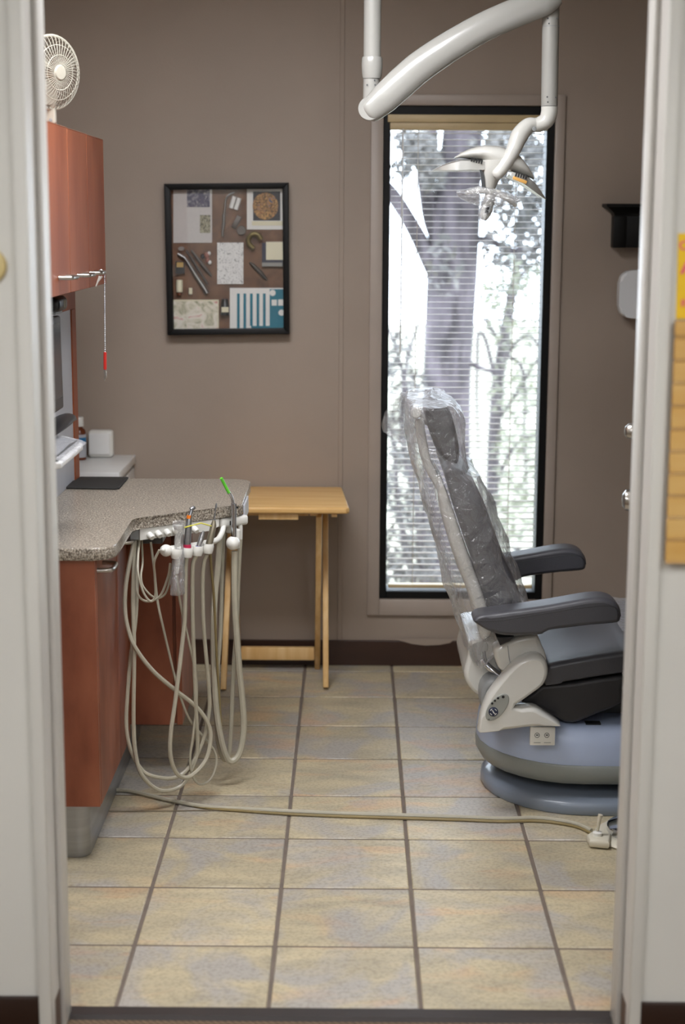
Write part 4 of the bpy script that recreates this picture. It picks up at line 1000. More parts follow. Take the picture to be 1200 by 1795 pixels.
# central dome shell (lofted along u)
b = B(); rings = []
prof = [(-60,-1,3,0.016),(-52,-10,9,0.040),(-38,-21,18,0.055),(-18,-31,26,0.064),(5,-35,35,0.068),(28,-33,35,0.066),(45,-27,29,0.056),(58,-17,19,0.044),(68,-8,10,0.030),(75,0,3,0.014)]
for u, v0, th, hn in prof:
    r = []
    for k in range(20):
        a = 2*PI*k/20; cn, sn = math.cos(a), math.sin(a)
        vv = v0+th*(0.5-0.5*sn) if sn > 0 else v0+th*(0.5-0.48*sn)
        r.append(hp(u, vv, hn*math.copysign(abs(cn)**0.7, cn)))
    rings.append(r)
b.loft(rings); b.build('head_shell', m_chair, dl, angle=50)  # head, yoke and handle get brighter enamel, which paints in the window light
m_pearl = mat('pearl_metal', (200,200,196), 0.25, 0.6, var=0.02)
def wing(name, pts, parent=dl):
    b = B(); rings = []
    for u, v, hn, th in pts:
        r = []
        for k in range(14):
            t = -1+2*k/13; r.append(hp(u, v+3.5*t*t*(hn/0.05), hn*t))
        for k in range(13, -1, -1):
            t = -1+2*k/13; r.append(hp(u, v+th+3.5*t*t*(hn/0.05), hn*t))
        rings.append(r)
    b.loft(rings); return b.build(name, m_pearl, parent, angle=50)
wl = wing('wing', [(-10,-8,0.060,13),(-30,-5,0.062,14),(-50,0,0.060,15),(-65,8,0.054,11),(-78,17,0.040,6),(-86,24,0.024,2.5),(-90,28,0.010,1)])
wr_ = wing('wing', [(34,-3,0.060,7),(50,-2,0.062,10),(64,1,0.058,12),(78,8,0.048,11),(90,17,0.034,7),(98,24,0.020,3),(103,28,0.010,1)])
for k in range(5):
    for pr, u0, v0 in ((wl,-34+4.2*k,-2.0),(wr_,42+4.2*k,4.0)):
        B().obox(hp(u0, v0, -0.0605), U, V, N_, 1.2*ppm, 3.4*ppm, 0.0045).build('vent_slot', m_blk, pr)
b = B(); b.obox(hp(50,11,-0.058), (U+V*0.12), (V-U*0.12), N_, 12*ppm, 2.6*ppm, 0.006, bev=0.001); b.build('amber_filter', mat('amber_filter', (226,172,92), 0.3), dl)
# stem below the hub
b = B(); rings = []
for (x, y, w_, hn) in ((868,280,27,0.050),(867,292,25,0.050),(863,304,20,0.046),(860,316,15,0.038),(858,327,12,0.032),(858,334,9,0.026)):
    rings.append([D(x+w_*math.copysign(abs(math.cos(2*PI*k/18))**0.7, math.cos(2*PI*k/18)), y, hn*math.sin(2*PI*k/18)-0.02) for k in range(18)])
b.loft(rings); st = b.build('stem', m_chair, dl, angle=50)
b = B(); b.prism([D(839,294,-0.058), D(843,294,-0.060), D(848,308,-0.058), D(850,328,-0.052), D(844,328,-0.050), D(842,308,-0.056)], (0,0.004,0)); b.build('dark_trim', m_gdark, st)
# handle
hd = B().tube([D(815,339,-0.03), D(828,335,-0.035), D(850,334,-0.04), D(872,339,-0.04), D(892,350,-0.035), D(904,361,-0.03)], [3*ppm,5*ppm,5.8*ppm,5.8*ppm,5*ppm,3*ppm], n=14).build('handle', m_chair, dl)
gp = B().tube([D(859,332,-0.03), D(858,345,-0.035), D(853,365,-0.04), D(848,380,-0.043), D(846,385,-0.044)], [7*ppm,8.5*ppm,9.5*ppm,8*ppm,4*ppm], n=16, flat=0.8).build('switch_grip', m_chair, dl)
b = B(); b.prism([D(849,372,-0.0545), D(851,362,-0.0545), D(857,359,-0.0545), D(860,362,-0.0545), D(858,373,-0.0545), D(852,376,-0.0545)], (0,0.008,0)); pd = b.build('switch_plate', m_grey, gp)
for x, y in ((854.5,365),(852.8,371.5)):
    B().lathe([(0.0042,0),(0.0042,0.0018),(0,0.0022)], D(x, y, -0.0546), (0,-1,0), 14).build('button', m_blk, pd)
# plastic cover on the handle
b = B(); rings = []
for q in range(15):
    t = q/14; x = 800+112*t; yc = 338+2*math.sin(t*PI)+18*max(0,t-0.5)*1.4; h = 3+13*math.sin(PI*min(1,t*1.05+0.0))**0.7
    r = []
    for k in range(18):
        a = 2*PI*k/18; w_ = 1+0.45*noise.noise(Vector((math.cos(a)*1.7, math.sin(a)*1.7, t*7)))
        dn_ = 1.7 if math.sin(a) > 0 else 1.0
        r.append(D(x+3*noise.noise(Vector((a, t*9, 5))), yc+h*dn_*0.75*math.sin(a)*w_, -0.035+0.030*math.cos(a)*w_))
    rings.append(r)
b.loft(rings, caps=False)
rings = []
for q in range(10):
    t = q/9; r = []
    for k in range(16):
        a = 2*PI*k/16; w_ = 1+0.3*noise.noise(Vector((math.cos(a)*1.7, math.sin(a)*1.7, t*7+20)))
        h = 12*(1-0.5*t**4); r.append(D(857-11*t+h*math.cos(a)*w_, 345+43*t, -0.038+0.020*math.sin(a)*w_))
    rings.append(r)
b.loft(rings, caps=False)
tag(b.build('light_handle_cover', m_bag2, None, angle=25), 'crinkled clear plastic cover over the dental light handle', 'plastic cover')

# ================================================================== DENTAL CHAIR
dc = thing('dental_chair', 'reclining dental chair in charcoal vinyl with white side arm and grey base', 'dental chair', (0.85, 4.30, 0))
z6 = lambda x, y: (780+x*0.283333, 1020+y*0.283333)
z5 = lambda x, y: (640+x*0.4, 650+y*0.4)
def smooth_loop(pts, k=4):
    n = len(pts); out = []
    P = [Vector((p[0], p[1], 0)) for p in pts]
    for i in range(n):
        a, b_, c, d = P[(i-1)%n], P[i], P[(i+1)%n], P[(i+2)%n]
        for j in range(k):
            t = j/k; q = 0.5*((2*b_)+(c-a)*t+(2*a-5*b_+4*c-d)*t*t+(3*b_-a-3*c+d)*t*t*t); out.append((q.x, q.y))
    return out
def prof(pts, Yref, y0, y1, bev=0.01, name='part', material=m_leather, parent=dc, sm=3, seg=4, angle=40):
    if sm: pts = smooth_loop(pts, sm)
    P = [at(x, y, Y=Yref) for x, y in pts]
    b = B(); b.rprism([Vector((p.x, y0, p.z)) for p in P], (0, y1-y0, 0), r=bev, seg=max(3, seg))
    return b.build(name, material, parent, angle=50)
def stadium(x0, x1, y0, y1, z, inset, n=14, rx=None):
    x0 += inset; x1 -= inset; y0 += inset; y1 -= inset; hy = (y1-y0)/2; cy = (y0+y1)/2; rx_ = rx or hy
    out = []
    for k in range(n+1):
        a = PI/2+PI*k/n; out.append(Vector((x0+rx_+rx_*math.cos(a), cy+hy*math.sin(a), z)))
    for k in range(n+1):
        a = -PI/2+PI*k/n; out.append(Vector((x1-rx_+rx_*math.cos(a), cy+hy*math.sin(a), z)))
    return out
SX0, SX1, SY0, SY1 = 0.366, 1.42, 4.005, 4.545
def stad_obj(rows, name, material, x0=SX0, x1=SX1, y0=SY0, y1=SY1, rx=None):
    b = B(); b.loft([stadium(x0, x1, y0, y1, z, i, rx=rx) for z, i in rows]); return b.build(name, material, dc, angle=45)
m_basep = mat('blue_grey_base_paint', (126,136,150), 0.3, var=0.02, coat=0.3)
m_rim = mat('grey_rim_paint', (138,142,138), 0.35, var=0.02)
m_lift = mat('pale_grey_cover', (176,190,218), 0.35, var=0.02)
stad_obj([(0.001,0.002),(0.004,0.0),(0.026,0.0),(0.034,0.006),(0.040,0.03),(0.048,0.08),(0.052,0.12)], 'base_plate', m_basep)
bx('base_column', m_gdark, dc, 0.55, 1.15, 4.14, 4.42, 0.050, 0.085)
stad_obj([(0.072,0.035),(0.078,0.015),(0.100,0.002),(0.128,0.0),(0.132,0.003)], 'lift_rim', m_rim, 0.350, 1.30, 4.02, 4.56)
lc = stad_obj([(0.1325,0.004),(0.150,0.002),(0.190,0.006),(0.220,0.014),(0.232,0.030),(0.234,0.05)], 'lift_cover', m_lift, 0.350, 1.30, 4.02, 4.56)
bx('seat_bracket', m_gdark, dc, 0.56, 1.05, 4.16, 4.44, 0.2345, 0.270, bev=0.006)
p = at(1040,1262,Y=4.06); bx('latch', m_blk, lc, p.x-0.02, p.x+0.02, 4.062, 4.085, 0.2335, 0.2375)
# label plate
a, c = at(929,1275,Y=4.008), at(972,1307,Y=4.008)
b = B(); b.box(a.x, c.x, 4.008, 4.0185, c.z, a.z, bev=0.002); lp = b.build('label_plate', m_white, dc); lp['label'] = 'white plate with two round symbols'
for px, py in ((941,1289),(958,1289)):
    q = at(px, py, Y=4.0072)
    b = B(); b.tube([Vector((q.x+0.0062*math.cos(2*PI*k/14), 4.0074, q.z+0.0062*math.sin(2*PI*k/14))) for k in range(15)], 0.0008, n=5, smooth=0); b.box(q.x-0.003, q.x+0.003, 4.0070, 4.0078, q.z-0.001, q.z+0.002); b.build('symbol', m_gdark, lp)
for px in (941, 959):
    q = at(px, 1302, Y=4.0072); bx('text_line', m_grey, lp, q.x-0.009, q.x+0.009, 4.0072, 4.0080, q.z-0.0006, q.z+0.0006)

# seat
YN = 4.03
seat_top = [z6(*p) for p in ((618,520),(660,505),(800,482),(1105,432))]
def xz(px, py, Y=YN): q = at(px, py, Y=Y); return q.x, q.z
tx0, tz0 = xz(*z6(628,512)); tx1, tz1 = xz(*z6(1105,432))
bx0, bz0 = xz(*z6(620,630)); bx1, bz1 = xz(*z6(1100,572))
sl = (tz1-tz0)/(tx1-tx0); slb = (bz1-bz0)/(bx1-bx0)
XE = 1.50
cush = [(tx0-0.005,(tz0+bz0)/2),(tx0,tz0-0.006),(tx0+0.03,tz0+0.006),(tx1,tz1),(tx1+0.12,tz1+0.012),(XE-0.2,tz1-0.02),(XE-0.03,tz1-0.05),(XE,tz1-0.075),(XE-0.03,tz1-0.105),(XE-0.2,bz1-0.03),(bx1+0.12,bz1+0.004),(bx1,bz1),(bx0+0.02,bz0-0.004),(bx0,bz0)]
cl = smooth_loop(cush, 3)
b = B(); b.rprism([Vector((x, YN, z)) for x, z in cl], (0, 0.54, 0), r=0.022, seg=5); sc_ = b.build('seat_cushion', m_leather, dc)
B().tube([Vector((x, YN+0.004, z)) for x, z in ((tx0+0.006,tz0-0.008),(tx0+0.04,tz0-0.004),(tx1,tz1-0.010),(tx1+0.12,tz1+0.002))], 0.0016, n=6).build('seam', m_pipe, sc_)
low = [z6(*p) for p in ((600,640),(800,622),(1100,578),(1100,660),(1095,752),(960,812),(830,868),(780,876),(735,870),(690,845),(610,800),(560,772),(500,755),(470,738),(540,690))]
prof(low, 4.05, 4.05, 4.55, 0.012, 'seat_shell', m_leath2, sm=2)
# legrest support beyond the shell, same dark vinyl
b = B(); q = [(0.74,0.30),(1.35,0.33),(XE-0.05,0.36),(XE-0.05,0.385),(0.74,0.375)]
b.prism([Vector((x, 4.07, z)) for x, z in q], (0, 0.46, 0), bev=0.01); b.build('legrest_shell', m_leath2, dc)
# plastic foot cover on the legrest
rings = []
for q_ in range(10):
    x = 0.715+0.6*q_/9; r = []
    for k in range(11):
        y = 4.08+0.44*k/10; r.append(Vector((x, y, tz1+0.016+(0.012 if 1 < q_ < 8 else 0.004)+0.010*noise.noise(Vector((x*18, y*14, 2)))+ (0.02*(1-q_/2) if q_ < 2 else 0))))
    rings.append(r)
tag(B().loft(rings, closed=False).build('legrest_cover', m_bag, None, angle=25), 'clear plastic sheet lying over the foot end of the dental chair', 'plastic cover')

# white side arm with control panel
prof([z6(*p) for p in ((540,452),(600,465),(632,510),(638,570),(610,640),(540,695),(470,745),(430,775),(520,772),(570,782),(640,830),(712,885),(680,893),(520,902),(330,926),(212,935),(208,900),(222,810),(262,705),(330,612),(400,532),(465,478))], 3.99, 3.982, 4.045, 0.026, 'side_arm', m_chair, sm=2, seg=4)
# joint boss
p = at(*z6(555,545), Y=3.985)
# control panel
cpc = Vector((322,777)); au = Vector((0.62,-0.78)); av = Vector((0.78,0.62))
ell = [z6(cpc.x+au.x*100*math.cos(2*PI*k/28)+av.x*50*math.sin(2*PI*k/28), cpc.y+au.y*100*math.cos(2*PI*k/28)+av.y*50*math.sin(2*PI*k/28)) for k in range(28)]
cp = prof(ell, 3.979, 3.979, 3.990, 0.002, 'control_panel', mat('control_panel_grey', (150,152,146), 0.35, var=0.02), sm=0, seg=2)
for x, y, r in ((290,752,0.0031),(307,735,0.0031),(326,719,0.0033),(358,711,0.0038)):
    q = at(*z6(x, y), Y=3.979); B().lathe([(r,0),(r,0.0012),(r*0.8,0.002),(0,0.002)], q, (0,-1,0), 14).build('button', m_blk, cp)
q = at(*z6(297,803), Y=3.979)
jp = B().lathe([(0.0125,0),(0.0125,0.0015),(0.011,0.0025),(0,0.0028)], q, (0,-1,0), 24).build('direction_pad', mat('navy_plastic', (36,44,70), 0.35), cp)
for a0 in (0.4, 1.97, 3.54, 5.11):
    B().tube([q+Vector((0.0086*math.cos(a0+t), -0.0030, 0.0086*math.sin(a0+t))) for t in (0,0.25,0.5,0.75)], 0.0009, n=5).build('arrow_mark', m_white, jp)
B().tube([q+Vector((x, -0.0032, z)) for x, z in ((-0.004,0.004),(0,0.0015),(0.0,-0.0015),(0.004,-0.004))], 0.0011, n=5).build('arrow_mark', m_white, jp)
p = at(*z6(270,850), Y=3.979); B().lathe([(0.0016,0),(0.0016,0.001),(0,0.001)], p, (0,-1,0), 8).build('indicator', m_blk, cp)

# upper bracket carrying the armrest
prof([z6(*p) for p in ((300,432),(330,400),(440,350),(545,330),(578,345),(600,400),(628,470),(600,520),(420,560),(395,572),(340,545),(315,500))], 4.03, 4.03, 4.10, 0.012, 'arm_bracket', m_chair, sm=2)
bx_ = at(*z6(388,450), Y=4.0295); 
B().tube([at(*z6(386,395), Y=4.0292), at(*z6(396,470), Y=4.0292), at(*z6(410,545), Y=4.0292)], 0.0009, n=5).build('bracket_seam', m_grey, dc)
prof([z6(*p) for p in ((312,330),(420,325),(400,350),(335,382))], 4.02, 4.00, 4.06, 0.003, 'arm_spacer', m_blk, sm=0)
prof([z6(*p) for p in ((300,432),(330,400),(440,350),(545,330),(578,345),(600,400),(628,470),(600,520),(420,560),(395,572),(340,545),(315,500))], 4.03, 4.50, 4.57, 0.012, 'arm_bracket', m_chair, sm=2)
# rear lower shell, link and motor cover
prof([z6(*p) for p in ((140,362),(200,350),(260,338),(310,360),(325,420),(330,480),(345,540),(330,600),(270,640),(212,690),(160,660),(122,600),(112,540),(130,470),(138,420))], 4.16, 4.13, 4.47, 0.02, 'rear_shell', m_chair, sm=2)
prof([z6(*p) for p in ((150,400),(195,372),(255,372),(262,420),(235,450),(222,480),(180,500),(150,450))], 4.128, 4.1245, 4.1295, 0.001, 'shell_recess', mat('shade_grey_plastic', (170,172,168), 0.4), sm=2, seg=1)
p = at(*z6(197,492), Y=4.128); B().lathe([(0.0046,0),(0.0046,0.004),(0.004,0.006),(0,0.006)], p, (0,-1,0), 16).build('pivot_bolt', m_gdark, dc)
b = B(); b.tube([at(*z6(228,480), Y=4.115), at(*z6(275,535), Y=4.10), at(*z6(345,588), Y=4.09)], [0.007,0.008,0.006], n=12); b.build('chrome_link', m_chrome, dc)
b = B(); b.tube([at(*z6(238,430), Y=4.115), at(*z6(258,500), Y=4.105), at(*z6(350,575), Y=4.095)], 0.0045, n=10); b.build('cable', m_gdark, dc)
prof([z6(*p) for p in ((215,720),(228,650),(270,605),(330,600),(335,680),(300,760),(232,792))], 4.06, 4.05, 4.20, 0.015, 'motor_cover', m_grey, sm=2)

# armrests
arm_px = [z6(*p) for p in ((172,240),(185,218),(215,203),(300,190),(450,171),(600,150),(730,128),(850,106),(930,97),(990,99),(1045,118),(1078,155),(1088,195),(1084,228),(1066,252),(985,262),(900,268),(760,285),(640,302),(600,325),(545,330),(420,334),(330,326),(255,298),(200,264))]
seam_px = [z6(*p) for p in ((182,238),(300,236),(450,216),(600,192),(760,166),(900,148),(990,143),(1040,150),(1068,175),(1080,205))]
for Y0 in (3.955, 4.575):
    P = [at(x, y, Y=3.965) for x, y in smooth_loop(arm_px, 2)]
    b = B(); b.rprism([Vector((q.x, Y0, q.z)) for q in P], (0, 0.095, 0), r=0.020, seg=5)
    ar = b.build('armrest', m_leather, dc)
    for yy in (Y0+0.0012, Y0+0.0938):
        B().tube([Vector((q.x, yy, q.z)) for q in (at(x, y, Y=3.965) for x, y in seam_px)], 0.0017, n=6).build('seam', m_pipe, ar)

# backrest: cushion, shell
YK = 4.09
cu_f = [z5(*p) for p in ((372,420),(420,440),(470,485),(515,565),(545,640),(580,740),(615,830),(648,900),(672,960),(685,1010),(690,1050))]
cu_b = [z5(*p) for p in ((640,1062),(545,1052),(520,985),(480,870),(445,770),(410,660),(382,560),(350,470),(345,440))]
prof(cu_f+cu_b, YK, YK, YK+0.43, 0.028, 'backrest_cushion', m_leather, sm=2, seg=5)
B().tube([at(x, y, Y=YK+0.004) for x, y in (z5(*p) for p in ((385,445),(430,500),(470,580),(510,690),(550,800),(590,900),(625,975),(655,1030)))], 0.0016, n=6).build('seam', m_pipe, dc)
sh_px = [z5(*p) for p in ((335,500),(352,520),(392,630),(440,770),(480,880),(525,1000),(545,1060),(560,1140),(535,1180),(505,1175),(478,1060),(440,950),(400,850),(360,730),(330,620),(320,540))]
prof(sh_px, YK+0.01, YK+0.012, YK+0.418, 0.02, 'backrest_shell', m_chair, sm=2, seg=4)
# headrest
hr_px = [z5(*p) for p in ((262,110),(300,92),(345,110),(372,165),(392,240),(404,310),(402,352),(388,378),(360,378),(325,340),(295,290),(272,220),(258,160))]
prof([(x, y+7) for x, y in hr_px], 4.28, 4.19, 4.41, 0.024, 'headrest', m_leath2, sm=2, seg=5)
prof([z5(*p) for p in ((222,215),(258,215),(262,260),(275,330),(290,400),(345,520),(330,560),(300,500),(255,420),(235,340),(222,270))], 4.24, 4.24, 4.36, 0.008, 'headrest_bar', m_chair, sm=2)
p = at(*z5(222,184), Y=4.20)
B().lathe([(0.012,0.004),(0.0155,0.0),(0.0155,-0.012),(0.010,-0.020),(0.010,-0.10)], p, (0,-1,0), 22).build('headrest_knob', m_chair, dc)
b = B(); a = at(*z5(240,200), Y=4.28); c = at(*z5(290,230), Y=4.28); b.tube([a, c], 0.012, n=12, smooth=0); b.build('headrest_neck', m_enamel, dc)

# plastic cover over headrest and backrest
rows = [ # py, px_left (far-back edge), px_right (near-front edge)
 (684,738,770),(690,712,788),(705,706,802),(722,706,810),(745,708,812),(770,712,812),(800,718,818),(830,727,832),(860,735,846),(895,744,860),(930,754,872),(965,763,886),(1000,772,904),(1030,784,914),(1055,793,917),(1075,800,900),(1095,808,868),(1116,817,842)]
rings = []; NR = 40
for i, (py, pl, pr) in enumerate(catmull([Vector(r) for r in rows], 3)):
    zl = at((pl+pr)/2, py, Y=4.40).z; xl = at(pl, py, Y=4.46).x; xr = at(pr, py, Y=4.13).x + (0.030 if 800 < py < 1050 else 0.012)
    cx_, hx_ = (xl+xr)/2, (xr-xl)/2
    t = i/50
    hy_ = 0.245 if 3 < i else 0.12+0.04*i
    r = []
    for k in range(NR):
        a = 2*PI*k/NR; c_, s_ = math.cos(a), math.sin(a)
        x = cx_+hx_*math.copysign(abs(c_)**0.55, c_); y = 4.305+hy_*math.copysign(abs(s_)**0.6, s_)
        f1 = noise.noise(Vector((x*9, y*9, zl*3.5)))*0.012; f2 = abs(noise.noise(Vector((x*26+3, y*26, zl*9))))*0.016
        f3 = abs(noise.noise(Vector((x*60+3, y*60, zl*30))))*0.007
        k_ = f1+f2+f3-0.004
        r.append(Vector((x+c_*k_, y+s_*k_, zl+0.006*noise.noise(Vector((x*20, y*20, zl*20))))))
    rings.append(r)
rings = [[r_.lerp(sum(rings[0], Vector())/NR, f_)+Vector((0,0,0.010*f_+0.016*noise.noise(r_*30))) for r_ in rings[0]] for f_ in (0.97,0.6,0.3)] + rings
b = B(); b.loft(rings, caps=False)
fl_px = [(712,690),(700,690),(690,702),(674,722),(668,744),(671,757),(690,768),(708,780)]
fan_c = at(716, 735, Y=4.33)
rr0 = []
for s_ in range(5):
    f_ = s_/4; rr0.append([at(px+(714-px)*(1-f_), py+(735-py)*0.35*(1-f_), Y=4.40-0.05*f_+0.015*math.sin(3*f_+i_*0.9)) for i_, (px, py) in enumerate(fl_px)])
b.loft(rr0, closed=False)
b.loft([[p+Vector((0.004,0.012,0.003*math.sin(i_*2))) for i_, p in enumerate(r)] for r in rr0], closed=False)
bmesh.ops.triangulate(b.bm, faces=b.bm.faces[:])
cv = tag(b.build('chair_cover', m_bag, None, angle=9), 'clear crinkled plastic cover pulled over the dental chair backrest and headrest', 'plastic cover')

# ================================================================== FOOT CONTROL AND CORD
m_cream2 = mat('beige_plastic', (206,200,182), 0.4, var=0.02)
fp = at(1050, 1478, Z=0.0)
fcx, fcy = 0.735, 3.865
ft = thing('foot_control', 'beige dental foot control with chrome disc on the tile floor by the chair', 'foot pedal', (fcx, fcy, 0))
def disc_pts(cx, cy, r, z, n=28, sx=1.0): return [Vector((cx+r*sx*math.cos(2*PI*k/n), cy+r*math.sin(2*PI*k/n), z)) for k in range(n)]
b = B(); b.loft([disc_pts(fcx, fcy, 0.108, 0.001), disc_pts(fcx, fcy, 0.110, 0.004), disc_pts(fcx, fcy, 0.104, 0.010), disc_pts(fcx, fcy, 0.085, 0.013)]); b.build('base', m_cream2, ft)
b = B(); b.loft([disc_pts(fcx, fcy, 0.076, 0.0135), disc_pts(fcx, fcy, 0.078, 0.018), disc_pts(fcx, fcy, 0.078, 0.030), disc_pts(fcx, fcy, 0.074, 0.034), disc_pts(fcx, fcy, 0.04, 0.040), disc_pts(fcx, fcy, 0.012, 0.042)]); b.build('disc', m_chrome, ft)
hx0 = at(1042, 1472, Z=0.012)
b = B(); b.prism([Vector((hx0.x-0.018,hx0.y-0.03,0.002)), Vector((hx0.x+0.03,hx0.y-0.04,0.002)), Vector((hx0.x+0.045,hx0.y+0.02,0.002)), Vector((hx0.x-0.005,hx0.y+0.03,0.002)), Vector((hx0.x-0.020,hx0.y+0.01,0.002))], (0,0,0.022), bev=0.008, seg=3); b.build('cable_housing', m_cream2, ft)
tb = at(1047, 1450, Y=hx0.y); tt_ = at(1052, 1428, Y=hx0.y)
B().lathe([(0.012,0.0235),(0.012,0.032),(0.006,0.035)], (tb.x, hx0.y, 0), (0,0,1), 16).build('collar', m_white, ft)
B().tube([Vector((tb.x, hx0.y, 0.036)), tb.lerp(tt_, 0.6), tt_], [0.0035,0.0050,0.0062], n=10).build('toggle_lever', m_cream2, ft)
fl_cord = [(193,1385),(215,1385),(240,1389),(300,1403),(360,1414),(420,1418),(505,1422),(600,1426),(700,1429),(800,1432),(880,1435),(940,1434),(985,1439),(1015,1446),(1036,1456)]
co = thing('floor_cord', 'beige twin cord running across the tile floor from cabinet to foot control', 'cord', at(600, 1427, Z=0))
B().tube([at(x, y, Z=0.0065) for x, y in fl_cord], 0.0058, n=8).build('cord', m_hose, co)
B().tube([at(x, y+5.0, Z=0.0045) for x, y in [(300,1399),(360,1411),(420,1416)]+fl_cord[6:]], 0.0038, n=8).build('thin_cord', m_hose2, co)
B().tube([at(188,1385,Z=0.0068), at(203,1385,Z=0.0068)], 0.0066, n=10, smooth=0).build('plug', m_blk, co)
th_ = tag(B().tube([at(x, y, Z=0.0022) for x, y in ((160,1421),(220,1422),(260,1421.5),(300,1421.5),(350,1420.5),(385,1420.5),(420,1422))], 0.0014, n=6).build('thin_wire', mat('dusty_wire', (120,108,88), 0.7)), 'thin dusty wire lying on the tiles between toe kick and beige cord', 'wire')

# ================================================================== OUTDOORS
gd = B().box(-14, 16, YB+0.15, 40, -1.2, -1.0).build('ground', mat('dry_ground', (150,146,130), 0.9, scale=(1.5,1.5,1.5), c2=(128,126,108), world=True), None)
gd['kind'] = 'structure'; gd['label'] = 'dry pale ground outside the window'
m_bark = mat('pine_bark', (92,84,90), 0.9, scale=(16,16,4), c2=(44,39,42), bump=0.8, bscale=30, world=True)
m_bark2 = mat('grey_bark', (98,91,94), 0.9, scale=(20,20,6), c2=(70,64,66), world=True)
def leaf_mat(n, c, c2): return mat(n, c, 0.6, scale=(6,6,6), c2=c2, world=True)
m_leaf = leaf_mat('grey_green_leaves', (92,88,84), (50,48,46)); m_leaf2 = leaf_mat('pale_green_leaves', (126,128,104), (84,84,70))
def o_at(px, py, Y): return at(px, py, Y=Y)
def leaves(clumps, Y, dep, size, seed, density=1.0):
    rnd = random.Random(seed); b = B(); bm = b.bm
    s_px = F_PX/Y
    for (px, py, rx, ry, n) in clumps:
        for _ in range(int(n*density)):
            a = rnd.uniform(0, 2*PI); r = math.sqrt(rnd.random())
            c = o_at(px+rx*r*math.cos(a), py+ry*r*math.sin(a), Y+rnd.uniform(-dep, dep))
            d1 = Vector((rnd.gauss(0,1), rnd.gauss(0,1), rnd.gauss(0,1))).normalized(); d2 = d1.orthogonal().normalized()
            L_ = size*rnd.uniform(0.6, 1.5); w_ = L_*rnd.uniform(0.25, 0.5)
            p = [c-d1*L_, c-d2*w_, c+d1*L_, c+d2*w_]
            bm.faces.new([bm.verts.new(q) for q in p])
    return b
def branch(pts, Y, r, k=None): 
    return B().tube([o_at(x, y, Y+(k or 0)*i) for i, (x, y) in enumerate(pts)], r, n=10, smooth=5)
# big pine
YT = 9.6
tr = thing('pine_tree', 'thick grey pine trunk with a side branch seen through the window blind', 'tree', o_at(783, 1500, YT))
trk = [(790,2050),(787,1500),(784,1100),(783,900),(783,680),(787,580),(792,480),(799,380),(806,290),(812,200),(818,80),(824,-80)]
B().tube([o_at(x, y, YT) for x, y in trk], [0.17,0.16,0.15,0.143,0.142,0.148,0.152,0.145,0.125,0.115,0.10,0.09], n=18, smooth=6).build('trunk', m_bark, tr)
for pts, r in (([(780,500),(757,462),(735,420),(714,382),(690,345),(668,322),(630,300)], [0.075,0.062,0.05,0.045,0.045,0.04,0.035]),
               ([(790,470),(758,400),(748,340),(744,290),(752,240),(770,180)], [0.05,0.045,0.05,0.05,0.04,0.035]),
               ([(810,330),(850,300),(890,262),(930,215)], [0.04,0.03,0.025,0.02]),
               ([(800,430),(850,420),(900,440),(945,430),(990,400)], [0.03,0.022,0.02,0.016,0.01]),
               ([(785,600),(830,640),(880,655)], [0.02,0.016,0.012])):
    B().tube([o_at(x, y, YT-0.15*i/len(pts)) for i, (x, y) in enumerate(pts)], r, n=10, smooth=5).build('branch', m_bark, tr)
lf = leaves([(738,262,30,34,260),(758,300,22,36,220),(715,250,24,20,60),(900,270,52,48,420),(905,350,42,60,330),(930,420,30,50,170),(870,440,26,40,90),(780,470,30,60,90),(700,300,20,20,40),(850,250,30,30,140),(950,300,30,90,200),(1020,300,60,110,420),(640,270,40,50,160),(660,300,20,30,60),(715,245,26,16,60)], YT-0.3, 0.5, 0.035, 3)
o = lf.build('needles', m_leaf, tr, normals=False); o['kind'] = 'stuff'
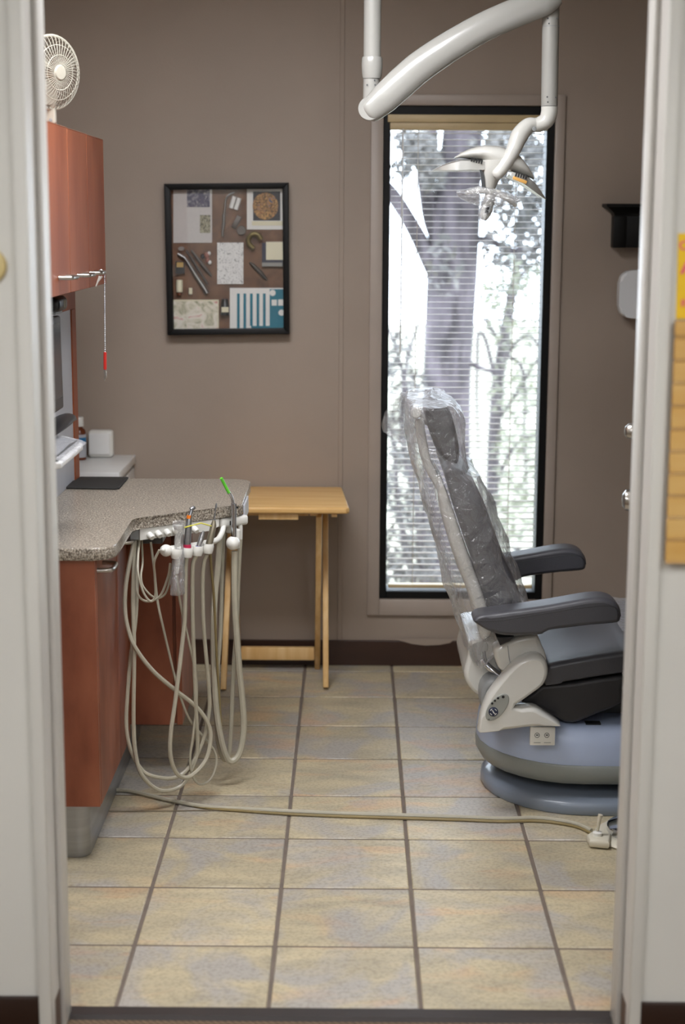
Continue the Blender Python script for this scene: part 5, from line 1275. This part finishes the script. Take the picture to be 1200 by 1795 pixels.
# thin tree at right
t2 = thing('young_tree', 'slim leaning tree with arching twigs right of the pine trunk', 'tree', o_at(862, 1300, 10.6))
B().tube([o_at(x, y, 10.6) for x, y in ((858,1700),(860,1100),(862,900),(866,760),(874,660),(884,590),(894,530),(905,470),(915,400),(920,340)) ], [0.05,0.05,0.045,0.045,0.042,0.040,0.036,0.03,0.02,0.012], n=10, smooth=5).build('trunk', m_bark2, t2)
for pts in ([(872,690),(852,600),(838,585),(836,640),(835,700),(838,790)], [(880,610),(860,575),(845,555)], [(868,740),(905,690),(935,640),(960,610)], [(876,640),(905,600),(930,590),(950,620)], [(864,860),(890,800),(915,770),(945,760)], [(862,930),(845,880),(838,830)], [(900,500),(925,470),(950,460)], [(880,620),(912,640),(920,690),(918,760),(922,840)]):
    B().tube([o_at(x, y, 10.5) for x, y in pts], [0.016,0.014,0.012,0.010,0.007][:max(2, min(5, len(pts)))], n=7, smooth=5).build('twig', m_bark2, t2)
o = leaves([(900,560,50,60,190),(910,480,44,40,210),(900,680,50,60,200),(905,800,45,60,230),(900,900,45,50,260),(860,520,22,30,80),(1010,700,70,200,500),(1000,450,60,90,260)], 10.5, 0.6, 0.03, 5).build('leaves', m_leaf2, t2, normals=False); o['kind'] = 'stuff'
# shrub at left below
t3 = thing('shrub', 'twiggy grey shrub at the lower left behind the window blind', 'shrub', o_at(705, 1300, 8.6))
for pts in ([(745,1300),(738,1000),(725,820),(715,700),(690,600),(660,540)], [(742,1100),(700,900),(690,780),(670,720)], [(738,1000),(745,850),(735,720),(720,640)], [(730,880),(705,760),(712,640),(735,560)]):
    B().tube([o_at(x, y, 8.6) for x, y in pts], [0.025,0.02,0.015,0.011,0.008,0.006], n=7, smooth=5).build('stem', m_bark2, t3)
o = leaves([(700,640,24,60,90),(705,760,32,60,150),(710,860,36,60,220),(720,960,44,60,330),(690,1010,20,40,60),(800,1000,60,40,160),(735,700,16,50,90),(640,760,40,160,300),(640,960,40,80,240)], 8.6, 0.4, 0.028, 8).build('leaves', m_leaf, t3, normals=False); o['kind'] = 'stuff'
# hedge low behind
t4 = thing('hedge', 'low dark hedge at the foot of the window view', 'hedge', o_at(800, 1250, 12.5))
o = leaves([(800,1080,170,75,1500),(740,1000,60,40,200),(900,1000,70,40,160)], 12.5, 0.6, 0.07, 11).build('leaves', m_leaf, t4, normals=False); o['kind'] = 'stuff'
